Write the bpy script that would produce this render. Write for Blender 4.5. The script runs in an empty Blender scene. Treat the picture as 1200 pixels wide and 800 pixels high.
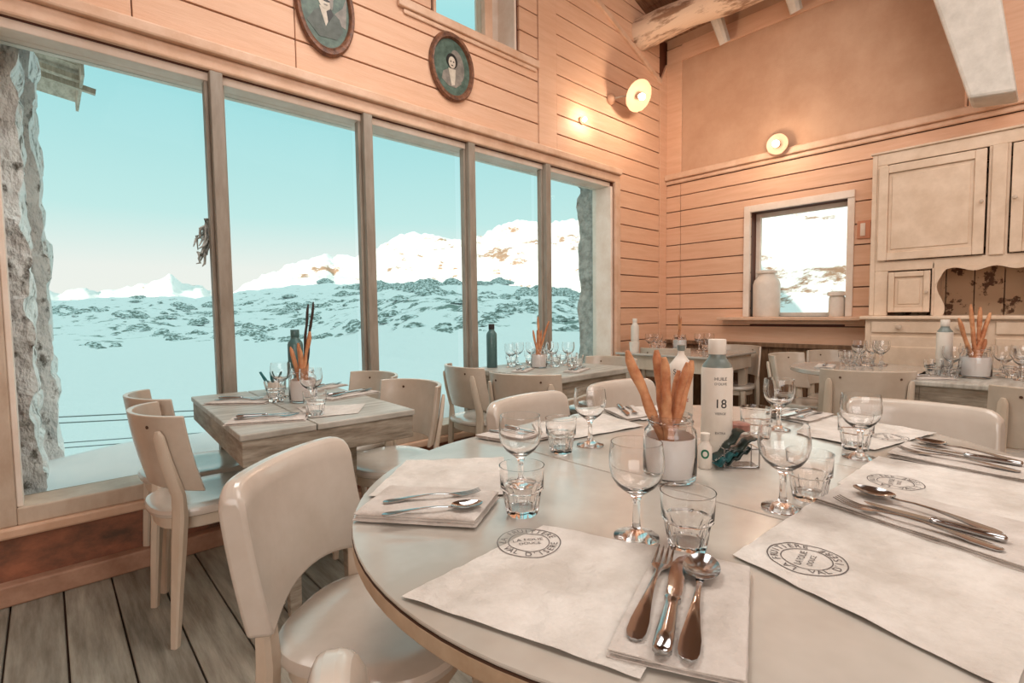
import bpy, math, random
from mathutils import Vector, Matrix, noise
random.seed(7)
scene = bpy.context.scene
COL = scene.collection
pi = math.pi

# ------------------------------------------------------------------ camera, world, sun, fill lights, exposure
EYE = 1.12
cam_d = bpy.data.cameras.new('camera'); cam = bpy.data.objects.new('camera', cam_d); COL.objects.link(cam)
cam_d.sensor_width = 36; cam_d.lens = 590 / 1200 * 36; cam_d.clip_start = 0.02; cam_d.clip_end = 12000
right = Vector((.733, -.680, -.013)).normalized()
fwd = Vector((.678, .733, -.058)).normalized()
right = (right - fwd * right.dot(fwd)).normalized()
up = right.cross(fwd)
m = Matrix((right, up, -fwd)).transposed().to_4x4(); m.translation = (0, 0, EYE)
cam.matrix_world = m
scene.camera = cam

vs = scene.view_settings
vs.view_transform = 'Standard'; vs.look = 'None'; vs.gamma = 1; vs.use_curve_mapping = False
vs.exposure = 0.0
scene.cycles.max_bounces = 14; scene.cycles.transparent_max_bounces = 12
scene.cycles.transmission_bounces = 14; scene.cycles.diffuse_bounces = 4
scene.cycles.sample_clamp_indirect = 6

SUN = 5.0
KEY = 118
FILL = 62
w = bpy.data.worlds.new('sky'); scene.world = w; w.use_nodes = True
nt = w.node_tree; N = nt.nodes; L = nt.links
bg = N['Background']
tc = N.new('ShaderNodeTexCoord'); sx = N.new('ShaderNodeSeparateXYZ'); cr = N.new('ShaderNodeValToRGB')
L.new(tc.outputs['Generated'], sx.inputs[0]); L.new(sx.outputs['Z'], cr.inputs[0]); L.new(cr.outputs[0], bg.inputs[0])
el = cr.color_ramp.elements
el[0].position = 0.0; el[0].color = (.92, .92, .86, 1)
el[1].position = 1.0; el[1].color = (.70, .93, .90, 1)
for p, c in ((.08, (.90, .92, .87, 1)), (.17, (.58, .86, .84, 1)), (.36, (.38, .76, .79, 1)), (.50, (.42, .80, .82, 1)), (.62, (.70, .93, .90, 1))):
    e = el.new(p); e.color = c
bg.inputs[1].default_value = 1.0

sun_d = bpy.data.lights.new('sun', 'SUN'); sun = bpy.data.objects.new('sun', sun_d); COL.objects.link(sun)
sun_d.energy = SUN; sun_d.color = (1.0, .86, .74); sun_d.angle = math.radians(.6)
SAZ = math.radians(53)
sun.rotation_euler = Vector((math.sin(SAZ) * .985, math.cos(SAZ) * .985, -.17)).to_track_quat('-Z', 'Y').to_euler()

def area(name, loc, size, energy, color, target):
    d = bpy.data.lights.new(name, 'AREA'); o = bpy.data.objects.new(name, d); COL.objects.link(o)
    d.shape = 'RECTANGLE'; d.size, d.size_y = size; d.energy = energy; d.color = color
    o.location = loc; o.rotation_euler = (Vector(target) - Vector(loc)).to_track_quat('-Z', 'Y').to_euler()
    return o
area('overhead_fill', (1.3, 1.75, 3.7), (1.8, 1.0), KEY * .5, (1.0, .95, .90), (1.3, .3, .6))  # soft overhead fill added to brighten the room, no fixture hangs here
area('overhead_fill', (2.2, -.8, 3.7), (3.0, 2.0), KEY * .6, (1.0, .92, .86), (2.6, .9, .6))  # second added overhead fill, wider and further back
area('rear_fill', (-1.4, -1.8, 2.0), (3.0, 2.0), FILL, (1.0, .95, .90), (2.2, 1.2, .9))  # added fill from behind the camera, the walls there have no window

# ------------------------------------------------------------------ materials
def lin(c):
    return tuple(((v / 255) / 12.92 if v / 255 <= .04045 else ((v / 255 + .055) / 1.055) ** 2.4) for v in c)
def mat(name, c1, c2=None, scale=6, stretch=(1, 1, 1), rough=.5, metal=0, bump=0, bscale=None, detail=5, spec=.5, coat=0, lo=.35, hi=.65, trans=0, ior=1.45, emit=None, es=0, sub=0):
    M = bpy.data.materials.new(name); M.use_nodes = True
    nt = M.node_tree; N = nt.nodes; L = nt.links; b = N['Principled BSDF']
    b.inputs['Base Color'].default_value = (*lin(c1), 1)
    b.inputs['Roughness'].default_value = rough; b.inputs['Metallic'].default_value = metal
    b.inputs['Specular IOR Level'].default_value = spec; b.inputs['IOR'].default_value = ior
    b.inputs['Transmission Weight'].default_value = trans; b.inputs['Coat Weight'].default_value = coat
    b.inputs['Coat Roughness'].default_value = .12
    if sub: b.inputs['Subsurface Weight'].default_value = sub
    if emit: b.inputs['Emission Color'].default_value = (*lin(emit), 1); b.inputs['Emission Strength'].default_value = es
    if c2 or bump:
        tc = N.new('ShaderNodeTexCoord'); mp = N.new('ShaderNodeMapping'); mp.inputs['Scale'].default_value = stretch
        L.new(tc.outputs['Object'], mp.inputs[0])
    if c2:
        n = N.new('ShaderNodeTexNoise'); n.inputs['Scale'].default_value = scale; n.inputs['Detail'].default_value = detail; n.inputs['Roughness'].default_value = .65
        L.new(mp.outputs[0], n.inputs['Vector'])
        r = N.new('ShaderNodeValToRGB'); r.color_ramp.elements[0].position = lo; r.color_ramp.elements[1].position = hi
        r.color_ramp.elements[0].color = (*lin(c1), 1); r.color_ramp.elements[1].color = (*lin(c2), 1)
        L.new(n.outputs['Fac'], r.inputs[0]); L.new(r.outputs[0], b.inputs['Base Color'])
    if bump:
        n2 = N.new('ShaderNodeTexNoise'); n2.inputs['Scale'].default_value = bscale or scale * 2; n2.inputs['Detail'].default_value = 6
        L.new(mp.outputs[0], n2.inputs['Vector'])
        bp = N.new('ShaderNodeBump'); bp.inputs['Strength'].default_value = bump; bp.inputs['Distance'].default_value = .05 if 'stone' in name else .03 if name in ('paper_mat', 'linen_napkin') else .01
        L.new(n2.outputs['Fac'], bp.inputs['Height']); L.new(bp.outputs[0], b.inputs['Normal'])
    return M

def pane_material():
    M = bpy.data.materials.new('window_glass'); M.use_nodes = True
    nt = M.node_tree; N = nt.nodes; L = nt.links
    N.remove(N['Principled BSDF'])
    t = N.new('ShaderNodeBsdfTransparent'); g = N.new('ShaderNodeBsdfGlossy'); g.inputs['Roughness'].default_value = .02
    t.inputs[0].default_value = (.97, .985, .98, 1)
    f = N.new('ShaderNodeFresnel'); f.inputs[0].default_value = 1.08
    mx = N.new('ShaderNodeMixShader'); L.new(f.outputs[0], mx.inputs[0]); L.new(t.outputs[0], mx.inputs[1]); L.new(g.outputs[0], mx.inputs[2])
    L.new(mx.outputs[0], N['Material Output'].inputs[0])
    return M
PANE = pane_material()
PLANK = mat('peach_planks', (228, 186, 156), (218, 172, 140), 5, (.5, .5, 5), .55, bump=.15, bscale=30)
PLANKD = mat('peach_trim', (226, 192, 166), (210, 170, 140), 7, (1, 1, 1), .5, bump=.1, bscale=25)
BACKING = mat('dark_joint', (92, 48, 30))
FABRIC = mat('wall_fabric', (204, 166, 138), (190, 150, 122), 3, rough=.9, bump=.25, bscale=120)
LOWWALL = mat('russet_panel', (168, 108, 80), (92, 70, 56), 5, (1, 1, 1.5), .7, bump=.3, bscale=60)
WAINS = mat('brown_wainscot', (140, 108, 80), (104, 76, 54), 8, (3, 3, .6), .6, bump=.3)
CEIL = mat('ceiling_wood', (150, 112, 84), (116, 82, 58), 6, (1, 6, 1), .7, bump=.3)
FRAMEM = mat('window_frame_paint', (208, 190, 170), (186, 162, 140), 9, (1, 1, .5), .45, bump=.08)
MULL = mat('mullion_paint', (160, 150, 136), (138, 126, 112), 9, (2, 2, .4), .45, bump=.1)
WHITE = mat('white_reveal_paint', (240, 226, 212), (228, 208, 190), 7, rough=.5)
FLOORM = mat('worn_floor_boards', (178, 174, 160), (116, 110, 96), 5, (5, .5, 1), .5, bump=.35, bscale=14, lo=.3, hi=.7)
STONE = mat('snowy_stone', (128, 122, 114), (252, 250, 248), 20, (1, 1, .6), rough=.9, bump=.8, bscale=30, lo=.34, hi=.46)
STONEG = mat('grey_stone_blocks', (150, 146, 138), (200, 194, 186), 14, rough=.9, bump=.9, bscale=20)
SNOW = mat('snow', (244, 246, 246), (234, 240, 242), 3, rough=.7, bump=.25, bscale=2)
CREAM = mat('cream_chair_paint', (206, 196, 184), (190, 178, 164), 3.5, rough=.24, bump=.04, bscale=9, coat=.7)
CREAMD = mat('cream_chair_legs', (212, 198, 180), (194, 174, 152), 5, (1, 1, .4), .4, bump=.06)
PLYM = mat('bare_back_paint', (202, 188, 172), (184, 168, 150), 4, rough=.30, bump=.05, coat=.4)
TOPM = mat('cream_table_paint', (192, 186, 176), (166, 158, 146), 2.2, rough=.24, bump=.06, bscale=5, coat=.7)
TEDGE = mat('table_edge_paint', (206, 186, 160), (176, 150, 122), 6, rough=.5)
DARKLINE = mat('worn_dark_edge', (78, 52, 36), rough=.7)
WOODT = mat('whitewashed_table_wood', (190, 186, 176), (152, 146, 134), 5, (1, 7, 1), .4, bump=.2, bscale=12)
WOODE = mat('weathered_table_apron', (174, 164, 148), (124, 112, 96), 6, (1, 1, 6), .55, bump=.3, bscale=12)
LINEN = mat('linen_napkin', (206, 198, 190), (184, 174, 164), 9, rough=.85, bump=.7, bscale=16)
PAPER = mat('paper_mat', (218, 212, 204), (192, 184, 174), 9, rough=.75, bump=.9, bscale=11)
INK = mat('stamp_ink', (96, 88, 84), rough=.8)
GLASS = mat('clear_glass', (255, 255, 255), rough=0, trans=1, ior=1.46)
STEEL = mat('polished_steel', (176, 176, 176), rough=.12, metal=1)
BREAD = mat('breadstick_crust', (176, 108, 70), (212, 156, 112), 22, rough=.6, bump=.5, bscale=60)
BREADD = mat('dark_breadstick_crust', (60, 48, 42), rough=.6)
JARPAPER = mat('jar_paper', (254, 250, 246), (248, 240, 232), 6, rough=.8)
BOTW = mat('white_bottle_label', (226, 218, 206), (214, 204, 190), 5, rough=.4)
BOTG = mat('grey_bottle_glaze', (120, 130, 124), (98, 108, 104), 6, rough=.25)
BOTT = mat('teal_bottle_glaze', (78, 110, 108), (64, 92, 92), 6, rough=.3)
BLACK = mat('black_print', (44, 40, 40), rough=.7)
REDP = mat('red_print', (170, 70, 50), rough=.6)
GREENP = mat('green_print', (30, 110, 80), rough=.5)
SACHET = mat('green_black_sachet', (38, 54, 46), (22, 34, 30), 18, rough=.35, bump=.4)
SACHETT = mat('teal_sachet', (24, 92, 92), (16, 70, 74), 18, rough=.35, bump=.4)
HUTCH = mat('chippy_hutch_paint', (224, 200, 176), (208, 182, 156), 7, rough=.6, bump=.15, bscale=22)
HUTCHB = mat('peeling_niche_boards', (196, 166, 136), (96, 66, 44), 9, (1, 1, 1), .7, lo=.54, hi=.58)
BEAMM = mat('bark_stripped_log', (150, 116, 92), (226, 200, 176), 5, (2, .5, 2), .7, lo=.42, hi=.52, bump=.8, bscale=14)
GREYB = mat('grey_painted_beam', (214, 208, 198), (196, 190, 180), 10, rough=.7, bump=.35)
LAMPM = mat('lamp_enamel', (186, 146, 120), rough=.4)
BULB = mat('lit_bulb', (255, 244, 230), emit=(255, 236, 210), es=6)
OVALF = mat('carved_oval_frame', (138, 92, 66), (84, 54, 40), 30, rough=.5, bump=.5)
ROPE = mat('steel_cable', (120, 130, 128), rough=.5)
EAVE = mat('weathered_eave_wood', (206, 190, 172), (160, 144, 126), 7, (4, 1, 1), .7)
PORTB = mat('portrait_backdrop', (96, 116, 104), (60, 78, 68), 18, rough=.35)
PORTS = mat('portrait_suit', (84, 92, 84), (64, 70, 62), 25, rough=.35)
PORTW = mat('portrait_pale', (206, 196, 180), (180, 168, 150), 25, rough=.35)
PORTG = mat('portrait_grey', (146, 138, 128), (112, 106, 98), 18, rough=.35)
PORTD = mat('portrait_dark', (38, 36, 32), rough=.35)
CERAM = mat('white_ceramic', (232, 222, 210), (216, 204, 190), 6, rough=.4)
HEDGE = mat('frosted_twig', (120, 124, 116), (200, 206, 202), 30, rough=.8)

# ------------------------------------------------------------------ mesh builder
class MB:
    def __init__(s): s.v = []; s.f = []; s.mi = []; s.cur = 0
    def add(s, v, f):
        o = len(s.v); s.v += [tuple(p) for p in v]; s.f += [tuple(i + o for i in q) for q in f]; s.mi += [s.cur] * len(f)
    def box(s, a, b, rz=0, piv=None):
        x0, y0, z0 = a; x1, y1, z1 = b
        v = [(x0, y0, z0), (x1, y0, z0), (x1, y1, z0), (x0, y1, z0), (x0, y0, z1), (x1, y0, z1), (x1, y1, z1), (x0, y1, z1)]
        s.add(v, [(0, 3, 2, 1), (4, 5, 6, 7), (0, 1, 5, 4), (1, 2, 6, 5), (2, 3, 7, 6), (3, 0, 4, 7)])
    def hexa(s, bot, top):
        s.add(list(bot) + list(top), [(0, 3, 2, 1), (4, 5, 6, 7), (0, 1, 5, 4), (1, 2, 6, 5), (2, 3, 7, 6), (3, 0, 4, 7)])
    def prism(s, poly, off):
        n = len(poly); off = Vector(off)
        s.add([Vector(p) for p in poly] + [Vector(p) + off for p in poly],
              [tuple(range(n))[::-1], tuple(range(n, 2 * n))] + [(i, (i + 1) % n, (i + 1) % n + n, i + n) for i in range(n)])
    def lathe(s, prof, n=32, c=(0, 0, 0), mod=None, closed=False):
        v = []; f = []
        for (r, z) in prof:
            for k in range(n):
                a = 2 * pi * k / n; rr = r * (mod(a, z, r) if mod else 1)
                v.append((c[0] + rr * math.cos(a), c[1] + rr * math.sin(a), c[2] + z))
        m_ = len(prof)
        for i in range(m_ - 1 if not closed else m_):
            j = (i + 1) % m_
            for k in range(n):
                k2 = (k + 1) % n; f.append((i * n + k, i * n + k2, j * n + k2, j * n + k))
        if not closed:
            if prof[0][0] > 1e-6: f.append(tuple(range(n))[::-1])
            if prof[-1][0] > 1e-6: f.append(tuple((m_ - 1) * n + k for k in range(n)))
        s.add(v, f)
    def sweep(s, pts, rad, n=8, power=2.0, upv=(0, 0, 1)):
        """pts: centres; rad: (a,b) half sizes across / up"""
        v = []; f = []; P = [Vector(p) for p in pts]; upv = Vector(upv)
        for i, p in enumerate(P):
            t = (P[min(i + 1, len(P) - 1)] - P[max(i - 1, 0)]).normalized()
            sd = t.cross(upv)
            if sd.length < 1e-4: sd = t.cross(Vector((0, 1, 0)))
            sd.normalize(); u = sd.cross(t).normalized()
            a, b = rad[i] if isinstance(rad, list) else rad
            for k in range(n):
                th = 2 * pi * (k + .5) / n; c, q = math.cos(th), math.sin(th)
                cx = math.copysign(abs(c) ** (2 / power), c); qx = math.copysign(abs(q) ** (2 / power), q)
                v.append(p + sd * a * cx + u * b * qx)
        for i in range(len(P) - 1):
            for k in range(n):
                k2 = (k + 1) % n; f.append((i * n + k, i * n + k2, (i + 1) * n + k2, (i + 1) * n + k))
        f.append(tuple(range(n))[::-1]); f.append(tuple((len(P) - 1) * n + k for k in range(n)))
        s.add(v, f)
    def sheet(s, fn, nu, nv, thick):
        """solid sheet; fn(u,v) -> top point, u,v in 0..1"""
        v = []; f = []; W = nv + 1
        for q in (0, 1):
            for i in range(nu + 1):
                for j in range(nv + 1):
                    p = Vector(fn(i / nu, j / nv)); p.z -= q * thick; v.append(p)
        B = (nu + 1) * W
        for i in range(nu):
            for j in range(nv):
                a = i * W + j; f.append((a, a + W, a + W + 1, a + 1)); f.append((B + a, B + a + 1, B + a + W + 1, B + a + W))
        for i in range(nu):
            a = i * W; f.append((a, B + a, B + a + W, a + W)); a = i * W + nv; f.append((a, a + W, B + a + W, B + a))
        for j in range(nv):
            a = j; f.append((a, a + 1, B + a + 1, B + a)); a = nu * W + j; f.append((a, B + a, B + a + 1, a + 1))
        s.add(v, f)
    def outline_stack(s, outline, layers):
        """outline: list (x,y); layers: (scale, z)"""
        n = len(outline); v = []; f = []
        for sc, z in layers:
            v += [(x * sc, y * sc, z) for x, y in outline]
        for i in range(len(layers) - 1):
            for k in range(n):
                k2 = (k + 1) % n; f.append((i * n + k, i * n + k2, (i + 1) * n + k2, (i + 1) * n + k))
        f.append(tuple(range(n))[::-1]); f.append(tuple((len(layers) - 1) * n + k for k in range(n)))
        s.add(v, f)
    def build(s, name, mats, parent=None, smooth=False, bevel=0, seg=2, loc=None, rz=0):
        me = bpy.data.meshes.new(name); me.from_pydata(s.v, [], s.f)
        if not isinstance(mats, (list, tuple)): mats = [mats]
        for M in mats: me.materials.append(M)
        me.polygons.foreach_set('material_index', s.mi)
        if smooth:
            me.polygons.foreach_set('use_smooth', [True] * len(s.f))
            try: me.set_sharp_from_angle(angle=math.radians(40 if smooth is True else smooth))
            except Exception: pass
        me.update()
        o = bpy.data.objects.new(name, me); COL.objects.link(o)
        if parent: o.parent = parent
        if loc: o.location = loc
        if rz: o.rotation_euler.z = rz
        if bevel:
            b = o.modifiers.new('bevel', 'BEVEL'); b.width = bevel; b.segments = seg; b.limit_method = 'ANGLE'; b.angle_limit = math.radians(35)
        return o

def tag(o, label, cat, group=None, kind=None):
    o['label'] = label; o['category'] = cat
    if group: o['group'] = group
    if kind: o['kind'] = kind
    return o
def thing(name, label, cat, loc=(0, 0, 0), rz=0, group=None):
    o = bpy.data.objects.new(name, None); COL.objects.link(o); o.empty_display_size = .05
    o.location = loc; o.rotation_euler.z = rz
    return tag(o, label, cat, group)
def struct(o):
    o['kind'] = 'structure'; return o
def dup(o, label=None, loc=None, rz=None, group=None, parent=None, scale=None):
    c = o.copy(); COL.objects.link(c)
    if parent: c.parent = parent
    if loc is not None: c.location = loc
    if rz is not None: c.rotation_euler.z = rz
    if scale is not None: c.scale = (scale, scale, scale)
    if label: c['label'] = label
    if group: c['group'] = group
    for ch in list(o.children): dup(ch, parent=c)
    return c

# text ---------------------------------------------------------------
_tc = {}
def glyphs(txt, size):
    key = (txt, size)
    if key in _tc: return _tc[key]
    cu = bpy.data.curves.new('t', 'FONT'); cu.body = txt; cu.size = size; cu.align_x = 'CENTER'; cu.align_y = 'CENTER'
    ob = bpy.data.objects.new('t', cu); COL.objects.link(ob)
    bpy.context.view_layer.update()
    e = ob.evaluated_get(bpy.context.evaluated_depsgraph_get()); me = e.to_mesh()
    r = ([tuple(v.co) for v in me.vertices], [tuple(p.vertices) for p in me.polygons])
    e.to_mesh_clear(); bpy.data.objects.remove(ob); bpy.data.curves.remove(cu)
    _tc[key] = r; return r
def stamp_shape():
    """flat ring stamp of unit radius -> list of (verts2d, faces)"""
    out = []
    for r0, r1 in ((.965, 1.0), (.62, .65)):
        n = 64; v = []; f = []
        for k in range(n):
            a = 2 * pi * k / n; v += [(r0 * math.cos(a), r0 * math.sin(a)), (r1 * math.cos(a), r1 * math.sin(a))]
        for k in range(n):
            a = 2 * k; b = 2 * ((k + 1) % n); f.append((a, a + 1, b + 1, b))
        out.append((v, f))
    def ring(txt, a0, a1, flip):
        n = len(txt)
        for i, ch in enumerate(txt):
            if ch == ' ': continue
            a = a0 + (a1 - a0) * i / (n - 1); g, f = glyphs(ch, .30)
            rot = a - pi / 2 if not flip else a + pi / 2
            c, q = math.cos(rot), math.sin(rot); cx, cy = .80 * math.cos(a), .80 * math.sin(a)
            out.append(([(cx + x * c - y * q, cy + x * q + y * c) for x, y, _ in g], f))
    R = math.radians
    ring('LA FRUITIERE', R(168), R(12), False)
    ring("VAL D'ISERE", R(200), R(340), True)
    g, f = glyphs('LA FOLIE', .25); out.append(([(x, y + .13) for x, y, _ in g], f))
    g, f = glyphs('DOUCE', .2); out.append(([(x, y - .14) for x, y, _ in g], f))
    return out
STAMP = stamp_shape()

# ================================================================== STRUCTURE
WY = 2.785; WX = 4.783
WX0, WX1, WZ0, WZ1 = -.12, 3.85, .34, 2.29          # big window opening
TX0, TX1, TZ0 = 1.93, 2.66, 3.04                     # transom opening
def plank_rows(mb, z_lines, x0, x1, openings, y, th, horizontal='x', gap=.009):
    for a, b in zip(z_lines[:-1], z_lines[1:]):
        segs = [(x0, x1)]
        for (ox0, ox1, oz0, oz1) in openings:
            for c, d in ((a, oz0), (oz1, b)):
                if a < oz0 < b and c == a or a < oz1 < b and d == b:
                    if d - c > .012 and min(ox1, x1) - max(ox0, x0) > .03: mb.box((max(ox0, x0), y, c + gap / 2), (min(ox1, x1), y + th, d - gap / 2))
            if oz0 < b - .003 and oz1 > a + .003:
                ns = []
                for s0, s1 in segs:
                    if ox1 <= s0 or ox0 >= s1: ns.append((s0, s1)); continue
                    if ox0 > s0: ns.append((s0, ox0))
                    if ox1 < s1: ns.append((ox1, s1))
                segs = ns
        for s0, s1 in segs:
            if s1 - s0 < .02: continue
            if horizontal == 'x': mb.box((s0, y, a + gap / 2), (s1, y + th, b - gap / 2))
            else: mb.box((y, s0, a + gap / 2), (y + th, s1, b - gap / 2))

def wall_cells(mb, x0, x1, z0, z1, holes, y0, y1, axis='x'):
    xs = sorted({x0, x1, *[h[0] for h in holes], *[h[1] for h in holes]}); zs = sorted({z0, z1, *[h[2] for h in holes], *[h[3] for h in holes]})
    for a, b in zip(xs[:-1], xs[1:]):
        for c, d in zip(zs[:-1], zs[1:]):
            mx, mz = (a + b) / 2, (c + d) / 2
            if any(h[0] < mx < h[1] and h[2] < mz < h[3] for h in holes): continue
            if axis == 'x': mb.box((a, y0, c), (b, y1, d))
            else: mb.box((y0, a, c), (y1, b, d))
# window wall (its face looks to -Y)
holes = [(WX0, WX1, WZ0, WZ1), (TX0, TX1, TZ0, 3.75)]
mb = MB(); wall_cells(mb, -2.6, 5.0, -.1, 5.6, holes, WY + .018, WY + .2)
mb.cur = 1
zl = [.99 - .156 * 5 + .156 * i for i in range(1, 32)]
mb.box((-2.6, WY, .302), (-.255, WY + .02, .361))
right_op = [(-.255, 3.96, 0, 2.393), (-3, 3.10, 2.394, 6.5)]
plank_rows(mb, zl, -2.6, 4.64, right_op, WY, .02)
left_l = [2.42, 2.575, 2.735, 2.895, 3.06, 3.22, 3.39, 3.56, 3.73, 3.9, 4.1, 4.3, 4.5, 4.7]
plank_rows(mb, left_l, -2.6, 2.885, [(TX0 - .02, TX1 + .03, TZ0 - .05, 3.8), (0.34, 0.345, 2.4, 2.9), (1.04, 1.045, 2.5, 2.9), (.2, .206, 2.9, 3.3)], WY, .02)
mb.box((2.89, WY - .006, 2.42), (3.095, WY + .02, 4.7))
mb.box((4.645, WY - .004, .2), (4.78, WY + .02, 3.39)); 
mb.prism([(4.645, WY - .004, 3.39), (4.78, WY - .004, 3.39), (4.78, WY - .004, 3.62), (4.645, WY - .004, 3.395)], (0, .024, 0))
mb.cur = 2
mb.box((-2.6, WY, .0), (WX1 + .12, WY + .02, .26))
wl = struct(mb.build('wall_left', [BACKING, PLANK, LOWWALL], bevel=.002, seg=1))
mb = MB(); mb.prism([(3.0, WY - .022, 3.99), (3.03, WY - .022, 4.03), (4.66, WY - .022, 3.42), (4.64, WY - .022, 3.38)], (0, .02, 0)); struct(mb.build('trim_1', PLANKD))
# right hand planked wall beside the window
# window trim
mb = MB(); mb.box((-2.6, WY - .012, 2.29), (WX1 + .10, WY + .02, 2.36)); mb.box((-2.6, WY - .04, 2.36), (WX1 + .10, WY + .02, 2.415)); mb.box((WX1 + .02, WY - .02, .3), (WX1 + .10, WY + .02, 2.30))
mb.box((-2.6, WY - .03, .255), (WX1 + .1, WY + .02, .30))
struct(mb.build('trim_2', PLANKD, bevel=.01))
mb = MB(); mb.box((-2.6, WY - .06, 0), (WX1 + 1, WY, .085)); struct(mb.build('baseboard_left', mat('baseboard_paint', (188, 150, 126), (156, 116, 92), 7, rough=.6), bevel=.008))
win = struct(bpy.data.objects.new('window_1', None)); COL.objects.link(win)
mb = MB()
mb.box((WX0 - .13, WY - .015, .30), (WX0, WY + .08, WZ1)); mb.box((WX0, WY - .015, .30), (WX1, WY + .18, .37)); 
mb.build('window_frame', FRAMEM, win, bevel=.006)
mb = MB(); mb.box((WX0, WY + .03, 2.25), (WX1, WY + .12, 2.29)); mb.box((WX0, WY + .0, .37), (WX0 + .02, WY + .1, 2.25)); mb.box((WX1 - .03, WY + .0, .37), (WX1, WY + .21, 2.25)); mb.box((WX0, WY + .12, 2.25), (WX1, WY + .21, 2.29))
mb.build('window_lining', WHITE, win, bevel=.004)
xm = [.658, 1.443, 2.215, 2.985]
for x in xm:
    mb = MB(); mb.box((x - .028, WY - .01, .37), (x + .028, WY + .075, 2.29)); mb.box((x - .045, WY + .03, .37), (x - .028, WY + .075, 2.25)); mb.box((x + .028, WY + .03, .37), (x + .042, WY + .075, 2.25))
    mb.build('mullion', MULL, win, bevel=.004)
xe = [WX0] + xm + [WX1]
for a, b in zip(xe[:-1], xe[1:]):
    mb = MB(); mb.box((a + .02, WY + .165, .37), (b - .02, WY + .171, 2.25)); mb.build('pane', PANE, win)
# transom window
w2 = struct(bpy.data.objects.new('window_2', None)); COL.objects.link(w2)
mb = MB(); mb.box((TX0, WY + .0, TZ0), (2.38, WY + .08, TZ0 + .02)); mb.box((TX0, WY, TZ0), (TX0 + .02, WY + .08, 3.75)); mb.box((2.36, WY - .0, TZ0), (2.43, WY + .09, 3.75)); mb.build('window_frame', PLANKD, w2, bevel=.004)
mb = MB(); mb.box((2.43, WY + .0, TZ0), (TX1, WY + .19, TZ0 + .015)); mb.box((2.43, WY + .18, TZ0), (TX1, WY + .2, 3.75)); mb.box((TX1 - .02, WY, TZ0), (TX1, WY + .2, 3.75)); mb.build('window_reveal', WHITE, w2)
mb = MB(); mb.box((TX0 + .02, WY + .04, TZ0 + .02), (2.36, WY + .045, 3.75)); mb.build('pane', PANE, w2)
mb = MB(); mb.box((1.66, WY - .03, 2.985), (2.88, WY, 3.04)); mb.box((1.70, WY - .015, 2.955), (2.86, WY, 2.985)); struct(mb.build('trim_3', PLANKD, bevel=.012))

# back wall with small window
hy = (1.17, 1.93, 1.05, 2.0)
mb = MB(); wall_cells(mb, -3.2, WY + .2, -.1, 5, [hy], WX + .02, WX + .24, 'y')
mb.cur = 1
zb = [.80, .965, 1.128, 1.285, 1.457, 1.621, 1.784, 1.963, 2.123, 2.276, 2.40]
for a, b in zip(zb[:-1], zb[1:]):
    segs = [(-3.2, 2.625), (2.63, WY)]
    for s0, s1 in segs:
        if a < hy[3] - .01 and b > hy[2] + .02 and s0 < 0:
            mb.box((WX, s0, a + .005), (WX + .02, hy[0], b - .004)); mb.box((WX, hy[1], a + .005), (WX + .02, s1, b - .004)); mb.box((WX, hy[0], max(a, 2.04)), (WX + .02, hy[1], b - .004)) if b > 2.05 else None
        else: mb.box((WX, s0, a + .005), (WX + .02, s1, b - .004))
mb.box((WX - .004, 2.62, 2.5), (WX + .02, WY, 3.75)); mb.box((WX - .004, -3.2, 3.6), (WX + .02, 2.62, 3.76)); mb.box((WX - .004, .47, 2.5), (WX + .02, .485, 3.6)); mb.box((WX - .002, -3.2, 2.5), (WX + .02, .465, 3.6))
mb.cur = 2; mb.box((WX + .008, .485, 2.5), (WX + .02, 2.62, 3.6)); mb.box((WX, -3.2, 3.76), (WX + .02, WY, 5))
mb.cur = 3
for k in range(38):
    y0 = -3.2 + k * .16; mb.box((WX, y0 + .002, 0), (WX + .02, min(y0 + .158, WY), .79))
wb = struct(mb.build('wall_back', [BACKING, PLANK, FABRIC, WAINS], bevel=.002, seg=1))
mb = MB(); mb.box((WX - .05, -3.2, 2.44), (WX, WY, 2.50)); mb.box((WX - .025, -3.2, 2.40), (WX, WY, 2.44)); struct(mb.build('trim_4', PLANKD, bevel=.012))
mb = MB(); mb.box((WX - .03, -3.2, .775), (WX, WY, .815)); struct(mb.build('trim_5', WAINS, bevel=.006))
mb = MB(); mb.box((WX - .16, 1.03, 1.02), (WX + .22, 2.17, 1.05)); mb.box((WX - .03, 1.03, .985), (WX, 2.17, 1.02)); struct(mb.build('trim_6', PLANKD, bevel=.006))
w3 = struct(bpy.data.objects.new('window_3', None)); COL.objects.link(w3)
mb = MB()
mb.box((WX - .02, 1.93, 1.05), (WX + .01, 1.985, 2.06)); mb.box((WX - .02, 1.12, 2.0), (WX + .01, 1.93, 2.06)); mb.box((WX - .01, 1.12, 1.05), (WX + .01, 1.17, 2.0))
mb.box((WX + .12, 1.89, 1.05), (WX + .16, 1.93, 2.0)); mb.box((WX + .12, 1.17, 1.96), (WX + .16, 1.89, 2.0)); mb.box((WX + .12, 1.17, 1.05), (WX + .16, 1.20, 1.96)); mb.box((WX + .12, 1.2, 1.05), (WX + .16, 1.89, 1.085))
mb.build('window_frame', WHITE, w3, bevel=.004)
mb = MB(); mb.box((WX + .14, 1.2, 1.08), (WX + .145, 1.89, 1.96)); mb.build('pane', PANE, w3)

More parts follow.
